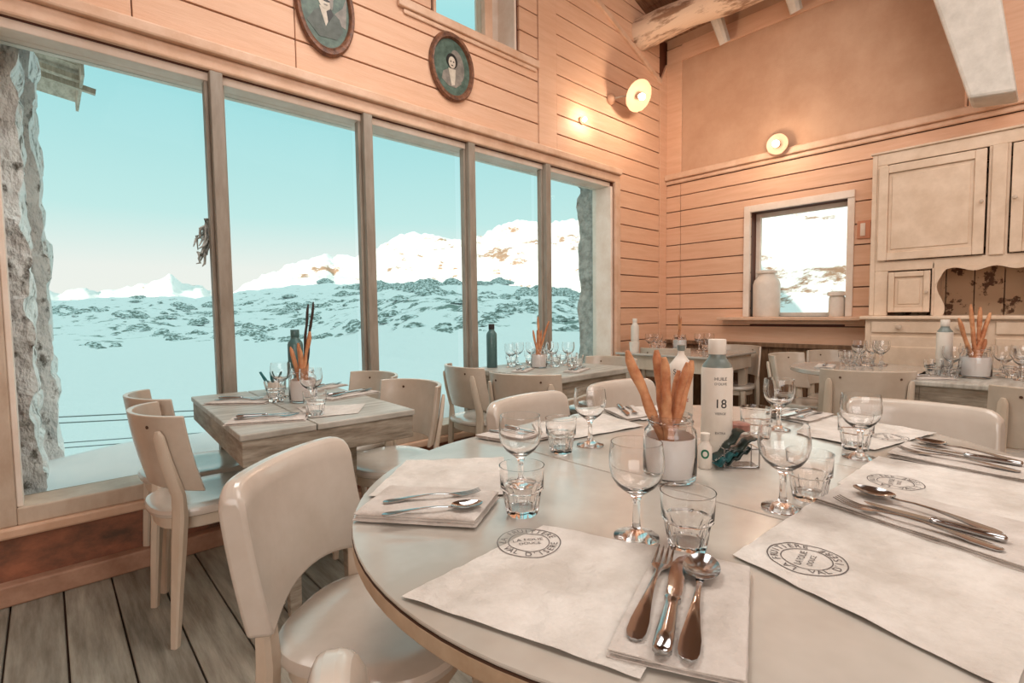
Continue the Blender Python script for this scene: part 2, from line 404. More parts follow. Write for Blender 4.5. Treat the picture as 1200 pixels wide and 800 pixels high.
# walls behind the viewer and the sloping ceiling
mb = MB(); mb.box((-2.6, -3.3, -.1), (WX + .2, -3.2, 5.8)); struct(mb.build('wall_right', PLANK))
mb = MB(); mb.box((-2.7, -3.3, -.1), (-2.6, WY + .2, 5.8)); struct(mb.build('wall_front', PLANK))
cz = lambda x: 3.85 + .30 * (WX - x)
mb = MB()
x = -2.7
for k in range(48):
    x1 = x + .16
    mb.hexa([(x, -3.3, cz(x)), (x1 - .006, -3.3, cz(x1)), (x1 - .006, WY + .2, cz(x1)), (x, WY + .2, cz(x))], [(x, -3.3, cz(x) + .06), (x1, -3.3, cz(x1) + .06), (x1, WY + .2, cz(x1) + .06), (x, WY + .2, cz(x) + .06)]); x = x1
mb.box((-2.7, -3.3, 6.15), (5.1, WY + .2, 6.2))
struct(mb.build('ceiling', CEIL))
# floor boards
def floor_material():
    M = FLOORM; nt = M.node_tree; N = nt.nodes; L = nt.links
    b = N['Principled BSDF']; src = b.inputs['Base Color'].links[0].from_socket
    tc = N.new('ShaderNodeTexCoord'); sp = N.new('ShaderNodeSeparateXYZ'); L.new(tc.outputs['Object'], sp.inputs[0])
    dv = N.new('ShaderNodeMath'); dv.operation = 'DIVIDE'; dv.inputs[1].default_value = .155; L.new(sp.outputs['X'], dv.inputs[0])
    fl = N.new('ShaderNodeMath'); fl.operation = 'FLOOR'; L.new(dv.outputs[0], fl.inputs[0])
    wn = N.new('ShaderNodeTexWhiteNoise'); wn.noise_dimensions = '1D'; L.new(fl.outputs[0], wn.inputs['W'])
    mr = N.new('ShaderNodeMapRange'); mr.inputs[3].default_value = .78; mr.inputs[4].default_value = 1.15; L.new(wn.outputs['Value'], mr.inputs[0])
    mx = N.new('ShaderNodeMix'); mx.data_type = 'RGBA'; mx.blend_type = 'MULTIPLY'; mx.inputs[0].default_value = 1
    L.new(src, mx.inputs[6]); L.new(mr.outputs[0], mx.inputs[7]); L.new(mx.outputs[2], b.inputs['Base Color'])
floor_material()
mb = MB(); mb.cur = 1; mb.box((-2.6, -3.2, -.12), (WX + .2, WY, -.02)); mb.cur = 0
for k in range(-17, 32):
    mb.box((k * .155 + .004 - .05 + .05, -3.2, -.03), ((k + 1) * .155 - .002, WY - .005, 0))
struct(mb.build('floor', [FLOORM, DARKLINE], bevel=.003, seg=1))

# beams
mb = MB()
pts = [(4.30 + .03 * math.sin(k * .9), WY + .05 - k * .3, 3.74 + .02 * math.sin(k * 1.3)) for k in range(20)]
mb.sweep(pts, [(.15 + .02 * math.sin(k * 2.1), .13 + .015 * math.cos(k * 1.7)) for k in range(20)], 14)
tag(mb.build('log_beam', BEAMM, smooth=60), 'rough peeled log beam running across under the ceiling', 'beam')
mb = MB()
poly = [(4.35, .40, 2.42), (4.35, .21, 2.40), (4.35, .446, 4.2), (4.35, .905, 4.2)]
poly = [(4.35, .425, 2.43), (4.35, .205, 2.405), (4.35, .44, 4.0), (4.35, .86, 4.0)]
mb.prism(poly, (.26, 0, 0)); tag(mb.build('diagonal_brace', GREYB, bevel=.02), 'thick slanting beam painted pale grey above the dresser', 'beam')
for (yy, zz) in ((2.13, 3.56), (1.53, 3.58)):
    mb = MB(); mb.sweep([(4.70, yy + .02, zz), (4.62, yy + .04, zz + .14), (4.5, yy + .06, zz + .3)], [(.045, .04), (.05, .045), (.05, .05)], 8, 3)
    tag(mb.build('rafter_stub', GREYB, smooth=True), 'pale rafter end poking out under the log beam, ' + ('nearer the window wall' if yy > 2 else 'further from the window wall'), 'rafter end')

# ================================================================== OUTSIDE
MID = [(-30, .03), (-.6, .0258), (2.65, .0261), (6.2, .0291), (8.15, .0349), (10.8, .0295), (13.7, .037), (17.6, .048), (22.5, .0565), (26, .0568), (30.5, .0619), (37.1, .0616), (42.9, .0522), (46.7, .0462), (52.4, .0328), (60, .03), (100, .03)]
FAR = [(-40, .03), (-.6, .0343), (.5, .0346), (2.1, .0414), (4.4, .0382), (6.9, .0455), (8.9, .0642), (9.85, .0506), (11.6, .0468), (13, .0369), (13.7, .040), (16, .0597), (19.25, .0913), (22.6, .1114), (26, .1097), (27.9, .1264), (30.6, .1467), (33.4, .1442), (36.2, .138), (38.1, .1446), (41, .1643), (43.9, .1737), (46.8, .1727), (52.5, .1808), (57.9, .1838), (70, .2), (100, .2)]
def interp(T, x):
    for (a, p), (b, q) in zip(T[:-1], T[1:]):
        if x <= b: return p + (q - p) * max(0, min(1, (x - a) / (b - a)))
    return T[-1][1]
def ss(a, b, x):
    t = max(0, min(1, (x - a) / (b - a))); return t * t * (3 - 2 * t)
def terrain_mesh(name, mats, az0, az1, naz, radii, zf, rock=None):
    v = []; f = []; att = []
    for r in radii:
        for i in range(naz + 1):
            az = az0 + (az1 - az0) * i / naz; a = math.radians(az); x, y = r * math.sin(a), r * math.cos(a)
            v.append((x, y, zf(az, r, x, y))); att.append(rock(az, r, x, y) if rock else 0)
    W = naz + 1
    for j in range(len(radii) - 1):
        for i in range(naz):
            a = j * W + i; f.append((a, a + W, a + W + 1, a + 1))
    me = bpy.data.meshes.new(name); me.from_pydata(v, [], f); me.materials.append(mats)
    me.polygons.foreach_set('use_smooth', [True] * len(f))
    at = me.attributes.new('rock', 'FLOAT', 'POINT'); at.data.foreach_set('value', att)
    o = bpy.data.objects.new(name, me); COL.objects.link(o); return struct(o)
def terrain_material(name, snow, rock1, rock2, scale, thr, vec=(1, 1, 2.2)):
    M = bpy.data.materials.new(name); M.use_nodes = True; nt = M.node_tree; N = nt.nodes; L = nt.links; b = N['Principled BSDF']
    b.inputs['Roughness'].default_value = .8; b.inputs['Specular IOR Level'].default_value = .1
    tc = N.new('ShaderNodeTexCoord'); mp = N.new('ShaderNodeMapping'); mp.inputs['Scale'].default_value = vec; L.new(tc.outputs['Object'], mp.inputs[0])
    n = N.new('ShaderNodeTexNoise'); n.inputs['Scale'].default_value = scale; n.inputs['Detail'].default_value = 9; n.inputs['Roughness'].default_value = .72; L.new(mp.outputs[0], n.inputs['Vector'])
    at = N.new('ShaderNodeAttribute'); at.attribute_name = 'rock'
    ad = N.new('ShaderNodeMath'); ad.operation = 'ADD'; L.new(n.outputs['Fac'], ad.inputs[0]); L.new(at.outputs['Fac'], ad.inputs[1])
    r = N.new('ShaderNodeValToRGB'); e = r.color_ramp.elements; e[0].position = thr; e[0].color = (0, 0, 0, 1); e[1].position = thr + .05; e[1].color = (1, 1, 1, 1)
    L.new(ad.outputs[0], r.inputs[0])
    n2 = N.new('ShaderNodeTexNoise'); n2.inputs['Scale'].default_value = scale * 6; L.new(mp.outputs[0], n2.inputs['Vector'])
    rr = N.new('ShaderNodeMix'); rr.data_type = 'RGBA'; rr.inputs[6].default_value = (*lin(rock1), 1); rr.inputs[7].default_value = (*lin(rock2), 1); L.new(n2.outputs['Fac'], rr.inputs[0])
    mx = N.new('ShaderNodeMix'); mx.data_type = 'RGBA'; mx.inputs[6].default_value = (*lin(snow), 1); L.new(r.outputs[0], mx.inputs[0]); L.new(rr.outputs[2], mx.inputs[7])
    L.new(mx.outputs[2], b.inputs['Base Color'])
    bp = N.new('ShaderNodeBump'); bp.inputs['Strength'].default_value = .5; bp.inputs['Distance'].default_value = .15 / scale; L.new(n.outputs['Fac'], bp.inputs['Height']); L.new(bp.outputs[0], b.inputs['Normal'])
    return M
TM_MID = terrain_material('hill_snow_and_rock', (246, 248, 248), (150, 166, 160), (110, 128, 122), .12, .66, (1, 1, 1.8))
TM_FAR = terrain_material('mountain_snow_and_rock', (250, 248, 246), (205, 165, 135), (160, 130, 112), .009, .585, (1, 1, 1.6))
TM_NEAR = terrain_material('sunny_bank_snow', (252, 250, 248), (180, 140, 112), (150, 116, 96), .35, .585, (1, 1, 1))
def fb(x, y, s, o=4): return noise.fractal(Vector((x * s, y * s, 3.3)), 1.0, 2.0, o)
def zmid(az, r, x, y):
    te = interp(MID, az)
    low = -1.0 - 1.3 * ss(4, 12, r) - 2.0 * ss(12, 90, r) - 1.5 * ss(90, 150, r)
    top = EYE + te * 400 - 2
    hi = ss(16, 34, az); r0 = 120 - 78 * hi; lt = max(0, min(1, (r - r0) / (400 - r0))); t = ss(120, 400, r) * (1 - hi) + (lt ** .85) * hi
    z = low + (top - low) * t
    z += .5 * fb(x, y, .03) * ss(20, 80, r) + 3.2 * fb(x, y, .02, 6) * ss(130, 240, r) + 1.6 * abs(fb(x, y, .07, 4)) * ss(r0 * .8, r0 * 1.8, r) + 1.0 * hi * fb(x, y, .05, 6) * ss(50, 110, r) * (1 - ss(130, 240, r))
    if r > 400: z -= (r - 400) * .12
    # sunlit bank seen through the small window
    k = ss(59, 65, az) * (1 - ss(110, 130, az))
    z = z * (1 - k) + k * (-1.2 + 16 * ss(7, 48, r) + .4 * fb(x, y, .25) * ss(8, 14, r))
    return z
def rmid(az, r, x, y):
    hi = ss(16, 34, az); r1 = 110 - 58 * hi; v = -.25 * (1 - ss(r1, r1 * 1.45, r)) + .07 * math.exp(-((r - 235 + 110 * hi) / 75) ** 2) - .05 * ss(320, 400, r) + .055
    return v
rad = [3.4 * (1.045 ** k) for k in range(0, 200) if 3.4 * 1.045 ** k < 120]; rad += [120 + 3.5 * k for k in range(1, 84)] + [430, 470, 520]
terrain_mesh('hillside_terrain', TM_MID, -35, 60, 420, rad, zmid, rmid)
terrain_mesh('sunlit_bank_terrain', TM_NEAR, 59.7, 115, 120, [r for r in rad if r < 70 and r > 5], zmid, lambda az, r, x, y: 0.02)
# rock outcrops breaking through the snow of the near hills
def outcrops():
    rng = random.Random(11); V = []; F = []; made = 0
    ROCK_RINGS = ((0, 1.0), (.45, .92), (.8, .62), (1.0, .22))
    while made < 900:
        az = rng.uniform(-2, 56); hi = ss(16, 34, az); lo_r = 135 - 72 * hi
        r = lo_r + (385 - lo_r) * rng.random() ** 1.1
        a = math.radians(az); x, y = r * math.sin(a), r * math.cos(a)
        el_ = (zmid(az, r, x, y) - EYE) / r
        cl = noise.noise(Vector((az * .22, el_ * 75, 4.0))) + .35 * noise.noise(Vector((az * .7, el_ * 200, 9.0)))
        if cl < .02 + .25 * (1 - hi) * ss(.012, .03, el_): continue
        k = rng.random(); w_ = (.007 + .030 * k * k * (.6 + .8 * hi)) * r; h_ = w_ * rng.uniform(.16, .34); d_ = w_ * rng.uniform(.5, 1.0)
        n = 11; base = len(V); z0 = zmid(az, r, x, y) - h_ * .25
        ax, ay = math.cos(a), -math.sin(a); bx, by = math.sin(a), math.cos(a); sk = rng.uniform(-.4, .4)
        for hh, sc in ROCK_RINGS:
            for q in range(n):
                t = 2 * pi * q / n; j = 1 + rng.uniform(-.28, .28)
                u, v = w_ / 2 * sc * j * math.cos(t) + sk * hh * h_, d_ / 2 * sc * j * math.sin(t) + hh * h_ * .8
                V.append((x + ax * u + bx * v, y + ay * u + by * v, z0 + h_ * 1.25 * hh * (1 + rng.uniform(-.12, .12))))
        for i in range(len(ROCK_RINGS) - 1):
            for q in range(n): q2 = (q + 1) % n; F.append((base + i * n + q, base + i * n + q2, base + (i + 1) * n + q2, base + (i + 1) * n + q))
        F.append(tuple(base + (len(ROCK_RINGS) - 1) * n + q for q in range(n))); made += 1
    mb = MB(); mb.add(V, F); o = mb.build('rock_outcrop_terrain', mat('outcrop_rock', (118, 132, 126), (226, 234, 234), .9, (1, 1, 2.5), rough=.9, lo=.46, hi=.56)); return struct(o)
outcrops()
def zfar(az, r, x, y):
    te = interp(FAR, az) + .0055 * noise.fractal(Vector((az * 1.3, 0, 0)), .8, 2, 5); pk = EYE + te * 2600
    t = ss(1500, 2600, r); rg = noise.fractal(Vector((x * .004, y * .004, 1.7)), .9, 2.1, 7)
    z = -20 + (pk + 20) * t + 38 * rg * ss(1500, 2000, r) * (1 - .75 * math.exp(-((r - 2600) / 120) ** 2))
    if r > 2600: z -= (r - 2600) * .5
    return z
terrain_mesh('mountain_range', TM_FAR, -35, 75, 420, [1400 + 20 * k for k in range(0, 70)], zfar, lambda az, r, x, y: .02 * ss(20, 40, az) + .05 * noise.noise(Vector((x * .003, y * .003, 0))))
# unseen ridge added behind the chalet to keep the sun off the valley
dx, dy = math.sin(SAZ), math.cos(SAZ); px_, py_ = dy, -dx
mb = MB()
cx_, cy_ = -dx * 300, -dy * 300
A = Vector((cx_ + px_ * 2.5, cy_ + py_ * 2.5, 0)); B = Vector((cx_ - px_ * 900, cy_ - py_ * 900, 0)); back = Vector((-dx * 160, -dy * 160, 0))
n_ = 24; v = []; f = []
for k in range(n_ + 1):
    p = A.lerp(B, k / n_); h = 150 + 8 * math.sin(k * 1.9) + (0 if k else 0)
    v += [p + Vector((0, 0, -10)) + back * -.5, p + Vector((0, 0, h)), p + back + Vector((0, 0, -10))]
for k in range(n_): a = 3 * k; f += [(a, a + 3, a + 4, a + 1), (a + 1, a + 4, a + 5, a + 2)]
f += [(0, 1, 2), (3 * n_ + 2, 3 * n_ + 1, 3 * n_)]
mb.add(v, f); struct(mb.build('sun_blocker_terrain', SNOW))
# snow bank right outside the sill
mb = MB()
def bank(u, v_):
    x = -.9 + 5.2 * u; y = 3.01 + .78 * v_
    z = .325 + .055 * math.sin(v_ * pi * .75) + .07 * noise.noise(Vector((x * 1.4, y * 1.4, 0))) + .10 * math.exp(-((x - 1.9) / .5) ** 2) * math.sin(v_ * pi) + .06 * math.exp(-((x - .95) / .25) ** 2)
    z -= max(0, v_ - .72) * 5.5 * (v_ - .72) * 6
    return (x, y, z)
mb.sheet(bank, 90, 24, .5); s_ = mb.build('snow_bank', SNOW, smooth=60); tag(s_, 'snow drifted against the outside of the big window sill', 'snow', kind='stuff')
# stone facade
def rough_box(mb, a, b, step=.07, amp=.03, sc=5, seed=0):
    (x0, y0, z0), (x1, y1, z1) = a, b
    def disp(p):
        q = Vector(p) * sc + Vector((seed, 0, 0)); n = noise.noise_vector(q)
        c = noise.cell_vector(Vector((p[0] * 4, p[1] * 4, p[2] * 9 + seed)))
        return Vector(p) + n * amp + (c - Vector((.5, .5, .5))) * amp * .9
    def face(o, du, dv):
        nu = max(1, int(Vector(du).length / step)); nv = max(1, int(Vector(dv).length / step)); v = []; f = []
        for i in range(nu + 1):
            for j in range(nv + 1): v.append(disp(Vector(o) + Vector(du) * i / nu + Vector(dv) * j / nv))
        for i in range(nu):
            for j in range(nv): a_ = i * (nv + 1) + j; f.append((a_, a_ + nv + 1, a_ + nv + 2, a_ + 1))
        mb.add(v, f)
    X, Y, Z = (x1 - x0, 0, 0), (0, y1 - y0, 0), (0, 0, z1 - z0)
    face((x0, y0, z0), X, Z); face((x0, y0, z0), Z, Y); face((x1, y0, z0), Y, Z); face((x0, y1, z0), Z, X); face((x0, y0, z1), X, Y)
mb = MB(); rough_box(mb, (-1.6, 3.08, -.6), (-.045, 3.5, 3.9), .025, .028, 9); struct(mb.build('wall_stone_left', STONE, smooth=25))
mb = MB(); rough_box(mb, (-1.4, 3.6, -.6), (.02, 4.2, 3.9), .035, .03, seed=4); struct(mb.build('wall_stone_far', STONE, smooth=25))
mb = MB(); rough_box(mb, (3.87, 3.0, -.6), (5.3, 3.2, 5), .04, .03, seed=9); struct(mb.build('wall_stone_right', STONEG, smooth=20))
# eave of the stone wing
ev = thing('roof_eave', 'weathered timber roof eave jutting from the stone wall outside', 'eave', (-.03, 5.2, 3.05))
mb = MB(); mb.hexa([(-1.3, 0, .28), (.33, 0, .05), (.33, 1.0, .05), (-1.3, 1.0, .28)], [(-1.3, 0, .32), (.33, 0, .09), (.33, 1.0, .09), (-1.3, 1.0, .32)]); mb.build('roof_board', EAVE, ev)
for k in range(3):
    mb = MB(); zz = .16 - k * .075; mb.sweep([(-1.3, -.02 + k * .12, zz + .24), (.28 + .03 * k, -.02 + k * .12, zz - .02)], (.025, .028), 4); mb.build('rafter', EAVE, ev)
mb = MB(); mb.sweep([(-1.3, .3, .2), (.43, .3, -.06)], (.03, .03), 4); mb.build('purlin', EAVE, ev)
mb = MB(); mb.box((.325, -.03, -.06), (.345, .9, .16)); mb.build('fascia', EAVE, ev)
# cables outside
for nm, (p0, p1), lab in (('upper', ((.209, 5.5, .3), (.94, 5.06, .3)), 'upper'), ('lower', ((.235, 6.487, -.1), (1.26, 5.994, -.1)), 'lower')):
    d = Vector(p1) - Vector(p0); a = Vector(p0) - d * 1.5; b = Vector(p1) + d * 4
    for dz, q in ((0, 'top'), (-.05, 'bottom')):
        mb = MB(); mb.sweep([a + Vector((0, 0, dz)), b + Vector((0, 0, dz))], (.005, .005), 6)
        tag(mb.build('fence_cable', ROPE), 'thin dark cable over the snow outside, %s one of the %s pair' % (q, lab), 'cable', 'cables across the snow')
# frosted twig by the first mullion
random.seed(3); mb = MB()
for k in range(14):
    p = Vector((.628, WY + .10, 1.60)); pts = [p]
    for j in range(6): p = p + Vector((random.uniform(-.022, .010), random.uniform(-.01, .01), random.uniform(-.07, .005))); pts.append(p)
    mb.sweep(pts, [(.006, .006)] * 5 + [(.007, .006), (.002, .002)], 5)
mb.sweep([(.64, WY + .07, 1.62), (.628, WY + .1, 1.60)], (.004, .004), 5)
tag(mb.build('frosted_twig', HEDGE, smooth=True), 'frosted bunch of twigs hanging outside on the leftmost window post', 'twigs')

# ================================================================== WALL FITTINGS
def wall_lamp(loc, n, label, r, shade=True, energy=8):
    """n = direction the disc faces"""
    t = thing('wall_lamp', label, 'lamp', loc); n = Vector(n).normalized(); q = n.to_track_quat('Z', 'Y').to_matrix()
    def put(mb): mb.v = [tuple(q @ Vector(p)) for p in mb.v]; return mb
    mb = MB(); mb.lathe([(r, .012), (r, .018), (r * .75, .022), (r * .3, .03), (.03, .05), (.03, .06), (.001, .06)][::-1] + [(r * .98, .010), (r * .3, .02), (.02, .04), (.001, .04)][::-1] if False else [(.001, .0), (.03, .0), (r * .35, .012), (r * .8, .02), (r, .03), (r, .035), (r * .8, .027), (r * .35, .02), (.001, .02)], 40)
    put(mb).build('lamp_shade', LAMPM, t, smooth=True)
    mb = MB(); mb.lathe([(.001, .015), (.02, .02), (.02, .045), (.001, .05)], 20); put(mb).build('bulb_socket', FRAMEM, t, smooth=True)
    mb = MB(); mb.lathe([(.001, .045), (.022, .055), (.030, .075), (.026, .095), (.001, .105)], 20); put(mb).build('bulb', BULB, t, smooth=True)
    d = bpy.data.lights.new('lamp_light', 'POINT'); d.energy = energy; d.color = (1, .78, .58); d.shadow_soft_size = .04
    o = bpy.data.objects.new('lamp_light', d); COL.objects.link(o); o.parent = t; o.location = n * .26
    return t
t = wall_lamp((3.95, 2.60, 3.03), (-.22, -.85, -.50), 'big round enamel wall lamp near the corner, lit, on a ball mount', .135, energy=10)
mb = MB(); mb.lathe([(.001, 0), (.05, .005), (.045, .03), (.02, .05), (.001, .055)], 20); mb.v = [(x - .14, .185 - z, y - .02) for x, y, z in mb.v]; mb.build('mount', LAMPM, t, smooth=True)
mb = MB(); mb.sweep([(-.14, .15, -.02), (-.07, .1, 0), (0, 0, 0)], (.008, .008), 8); mb.build('arm', FRAMEM, t, smooth=True)
t = wall_lamp((4.70, 1.675, 2.53), (-1, -.1, -.15), 'small round enamel wall lamp, lit, over the fabric panel ledge', .085, energy=5)
mb = MB(); mb.sweep([(0, 0, 0), (.08, 0, 0)], (.012, .012), 8); mb.build('arm', FRAMEM, t)
t = thing('bare_wall_bulb', 'small bare glowing bulb on the plank wall left of the big round lamp', 'lamp', (3.40, WY - .004, 2.725))
mb = MB(); mb.lathe([(.001, 0), (.035, .002), (.03, .015), (.001, .02)], 20); mb.v = [(x, -z, y) for x, y, z in mb.v]; mb.build('socket', LAMPM, t, smooth=True)
mb = MB(); mb.lathe([(.001, .015), (.012, .02), (.020, .036), (.014, .052), (.001, .058)], 16); mb.v = [(x, -z, y) for x, y, z in mb.v]; mb.build('bulb', BULB, t, smooth=True)
d = bpy.data.lights.new('lamp_light', 'POINT'); d.energy = 3; d.color = (1, .74, .52); d.shadow_soft_size = .03
o = bpy.data.objects.new('lamp_light', d); COL.objects.link(o); o.parent = t; o.location = (0, -.12, 0)

def oval_picture(cx, cz, a, b, label, who):
    t = thing('oval_portrait', label, 'picture', (cx, WY - .002, cz), group=None)
    mb = MB(); n = 64
    v = []; f = []; prof = [(1.0, 0), (1.02, -.012), (.97, -.026), (.90, -.022), (.86, -.026), (.83, -.016), (.82, 0)]
    for s_, dy_ in prof:
        for k in range(n): th = 2 * pi * k / n; v.append((a * s_ * math.cos(th), dy_, b * s_ * math.sin(th)))
    for i in range(len(prof) - 1):
        for k in range(n): k2 = (k + 1) % n; f.append((i * n + k, i * n + k2, (i + 1) * n + k2, (i + 1) * n + k))
    mb.add(v, f); mb.build('frame', OVALF, t, smooth=50)
    mb = MB()
    def poly(pts, y, mi): mb.cur = mi; mb.prism([(x, y, z) for x, z in pts], (0, .001, 0))
    def ell(cx_, cz_, rx, rz, y, mi, rot=0): poly([(cx_ + rx * math.cos(q) * math.cos(rot) - rz * math.sin(q) * math.sin(rot), cz_ + rx * math.cos(q) * math.sin(rot) + rz * math.sin(q) * math.cos(rot)) for q in [2 * pi * k / 24 for k in range(24)]], y, mi)
    ell(0, 0, a * .85, b * .85, -.006, 0)
    if who == 'man':
        poly([(.02, -.05), (.10, .03), (.125, .10), (.115, -.08), (.06, -.06)], -.0075, 3)
        poly([(-.105, -.10), (-.06, -.035), (-.02, -.005), (.03, -.005), (.08, -.04), (.10, -.10), (.06, -.155), (-.04, -.165)], -.008, 1)
        poly([(-.035, 0), (.03, 0), (.012, -.075), (.0, -.10)], -.009, 2)
        poly([(.005, -.02), (.03, 0), (.045, -.03), (.014, -.08)], -.0095, 4)
        ell(0, .055, .045, .065, -.010, 2); ell(.0, .115, .052, .035, -.0105, 4); ell(.004, .035, .022, .007, -.011, 4)
        ell(-.018, .07, .010, .006, -.011, 4); ell(.02, .07, .010, .006, -.011, 4); ell(.034, .04, .010, .045, -.0108, 3); ell(.002, .012, .012, .004, -.011, 3)
    else:
        ell(.045, .02, .055, .10, -.0075, 3, .2)
        poly([(-.085, -.09), (-.07, -.04), (-.02, -.01), (.03, -.01), (.07, -.05), (.075, -.09), (.03, -.125), (-.03, -.125)], -.008, 3)
        poly([(-.03, -.01), (.03, -.01), (.02, -.11), (-.005, -.12)], -.009, 2)
        ell(0, .04, .045, .048, -.0095, 4); ell(0, .03, .028, .038, -.010, 2); ell(-.01, .035, .006, .004, -.011, 4); ell(.012, .035, .006, .004, -.011, 4); ell(0, .012, .009, .003, -.011, 4)
    mb.build('portrait_print', [PORTB, PORTS, PORTW, PORTG, PORTD], t)
    return t
oval_picture(1.208, 2.80, .165, .26, 'oval framed old portrait of a man in dark suit above the second window pane', 'man')
oval_picture(2.058, 2.744, .178, .218, 'oval framed old portrait of a woman beneath the small high window', 'woman')
sw = thing('wall_plate', 'small framed wall plate between the small window and the dresser', 'wall plate', (WX - .002, 1.055, 1.735))
mb = MB(); mb.box((-.012, -.045, -.07), (0, .045, .07)); mb.build('plate_frame', mat('terracotta_plate', (206, 140, 106), rough=.5), sw, bevel=.004)
mb = MB(); mb.box((-.018, -.012, -.05), (-.012, .022, .05)); mb.build('switch', WHITE, sw, bevel=.003)

# jars in the small window
t = thing('milk_churn', 'large white milk churn standing at the left of the small window', 'churn', (WX + .02, 1.79, 1.05))
mb = MB(); mb.lathe([(.001, 0), (.105, 0), (.112, .01), (.112, .29), (.10, .33), (.075, .36), (.07, .385)], 36); mb.build('body', CERAM, t, smooth=True)
mb = MB(); mb.lathe([(.07, .385), (.085, .39), (.085, .41), (.05, .42), (.001, .42)], 36); mb.build('lid', CERAM, t, smooth=True)
t = thing('lidded_pot', 'small pale pot with a wide lid at the right of the small window', 'pot', (WX + .02, 1.235, 1.05))
mb = MB(); mb.lathe([(.001, 0), (.055, 0), (.06, .01), (.058, .15), (.05, .17)], 30); mb.build('body', CERAM, t, smooth=True)
mb = MB(); mb.lathe([(.05, .17), (.07, .172), (.07, .20), (.04, .21), (.001, .21)], 30); mb.build('lid', CERAM, t, smooth=True)

# ================================================================== DRESSER
hx = 4.40; yc = .27; yl = .93; yr = 2 * yc - yl
h = thing('kitchen_dresser', 'tall chippy cream dresser with panelled doors against the back wall', 'dresser', (hx, yc, 0))
Wd = WX - hx - .015; hw = yl - yc
mb = MB()
mb.box((0, hw - .03, 1.06), (Wd, hw, 2.2)); mb.box((0, -hw, 1.06), (Wd, -hw + .03, 2.2)); mb.box((0, -hw + .03, 2.12), (Wd, hw - .03, 2.2)); mb.box((.02, -hw + .03, 1.42), (Wd, hw - .03, 1.44))
mb.box((0, -hw + .03, 1.375), (.02, hw - .03, 1.445)); mb.box((0, hw - .09, 1.44), (.018, hw - .03, 2.12)); mb.box((0, -hw + .03, 1.44), (.018, -hw + .09, 2.12)); mb.box((0, -.05, 1.44), (.018, .05, 2.12)); mb.box((0, -.035, 1.44), (-.012, .035, 2.12))
mb.box((0, hw - .11, 1.06), (.018, hw - .03, 1.375)); mb.box((0, -hw + .03, 1.06), (.018, -hw + .11, 1.375))
mb.box((.0, hw - .365, 1.06), (Wd, hw - .35, 1.42)); mb.box((.0, -hw + .35, 1.06), (Wd, -hw + .365, 1.42))
mb.box((-.012, -hw - .01, 2.2), (Wd, hw + .01, 2.215))
mb.build('upper_case', HUTCH, h, bevel=.005)
mb = MB(); [mb.box((Wd - .03, -hw + .03 + k * .1505 + .003, 1.06), (Wd, -hw + .03 + (k + 1) * .1505 - .003, 2.1)) for k in range(8)]
mb.build('back_boards', HUTCHB, h)
# scalloped niche edge
mb = MB(); y0n, y1n = -hw + .365, hw - .365
n = 40; top = []
def sc(u):
    e = min(u, 1 - u)
    return 1.375 - .012 + .05 * 0 - (.085 * (1 - ss(0, .10, e)) if e < .10 else 0) - .012 * math.cos(u * 6 * pi)
pts = [(0, y0n + (y1n - y0n) * k / n, sc(k / n)) for k in range(n + 1)]
for k in range(n):
    a, b = pts[k], pts[k + 1]
    mb.hexa([(-.005, a[1], a[2]), (-.005, b[1], b[2]), (.018, b[1], b[2]), (.018, a[1], a[2])], [(-.005, a[1], 1.378), (-.005, b[1], 1.378), (.018, b[1], 1.378), (.018, a[1], 1.378)])
for sgn, ye in ((1, y1n), (-1, y0n)):
    for k in range(14):
        za, zb_ = 1.06 + .3 * k / 14, 1.06 + .3 * (k + 1) / 14; wa = .035 + .022 * math.sin((za - 1.06) / .3 * 2 * pi + .6); wb_ = .035 + .022 * math.sin((zb_ - 1.06) / .3 * 2 * pi + .6)
        mb.hexa([(0, ye, za), (0, ye - sgn * wa, za), (.018, ye - sgn * wa, za), (.018, ye, za)], [(0, ye, zb_), (0, ye - sgn * wb_, zb_), (.018, ye - sgn * wb_, zb_), (.018, ye, zb_)])
mb.build('scalloped_surround', HUTCH, h)
def panel_door(y0, y1, z0, z1, name='door', knob_y=None, kz=None, st=.055):
    mb = MB(); mb.box((-.022, y0, z0), (0, y0 + st, z1)); mb.box((-.022, y1 - st, z0), (0, y1, z1)); mb.box((-.022, y0 + st, z0), (0, y1 - st, z0 + st)); mb.box((-.022, y0 + st, z1 - st), (0, y1 - st, z1)); mb.box((-.008, y0 + st, z0 + st), (0, y1 - st, z1 - st)); mb.box((-.014, y0 + st + .02, z0 + st + .02), (-.006, y1 - st - .02, z1 - st - .02))
    d_ = mb.build(name, HUTCH, h, bevel=.006)
    if knob_y is not None:
        mb = MB(); mb.lathe([(.001, -.03), (.010, -.028), (.012, -.018), (.006, -.01), (.006, 0), (.001, 0)], 12); mb.v = [(z - .022, x + knob_y, y + kz) for x, y, z in mb.v]
        mb.build('knob', FRAMEM, d_, smooth=True)
panel_door(.058, hw - .045, 1.45, 2.11, knob_y=.075, kz=1.78)
panel_door(-hw + .045, -.058, 1.45, 2.11, knob_y=-.075, kz=1.78)
panel_door(hw - .345, hw - .115, 1.085, 1.365, knob_y=hw - .33, kz=1.22, st=.035)
panel_door(-hw + .115, -hw + .345, 1.085, 1.365, knob_y=-hw + .33, kz=1.22, st=.035)
mb = MB(); mb.box((-.12, -hw - .03, 1.035), (Wd, hw + .03, 1.06)); mb.build('counter', HUTCH, h, bevel=.008)
mb = MB(); mb.box((-.09, -hw, .0), (Wd, hw, 1.035)); mb.build('lower_case', HUTCH, h, bevel=.006)
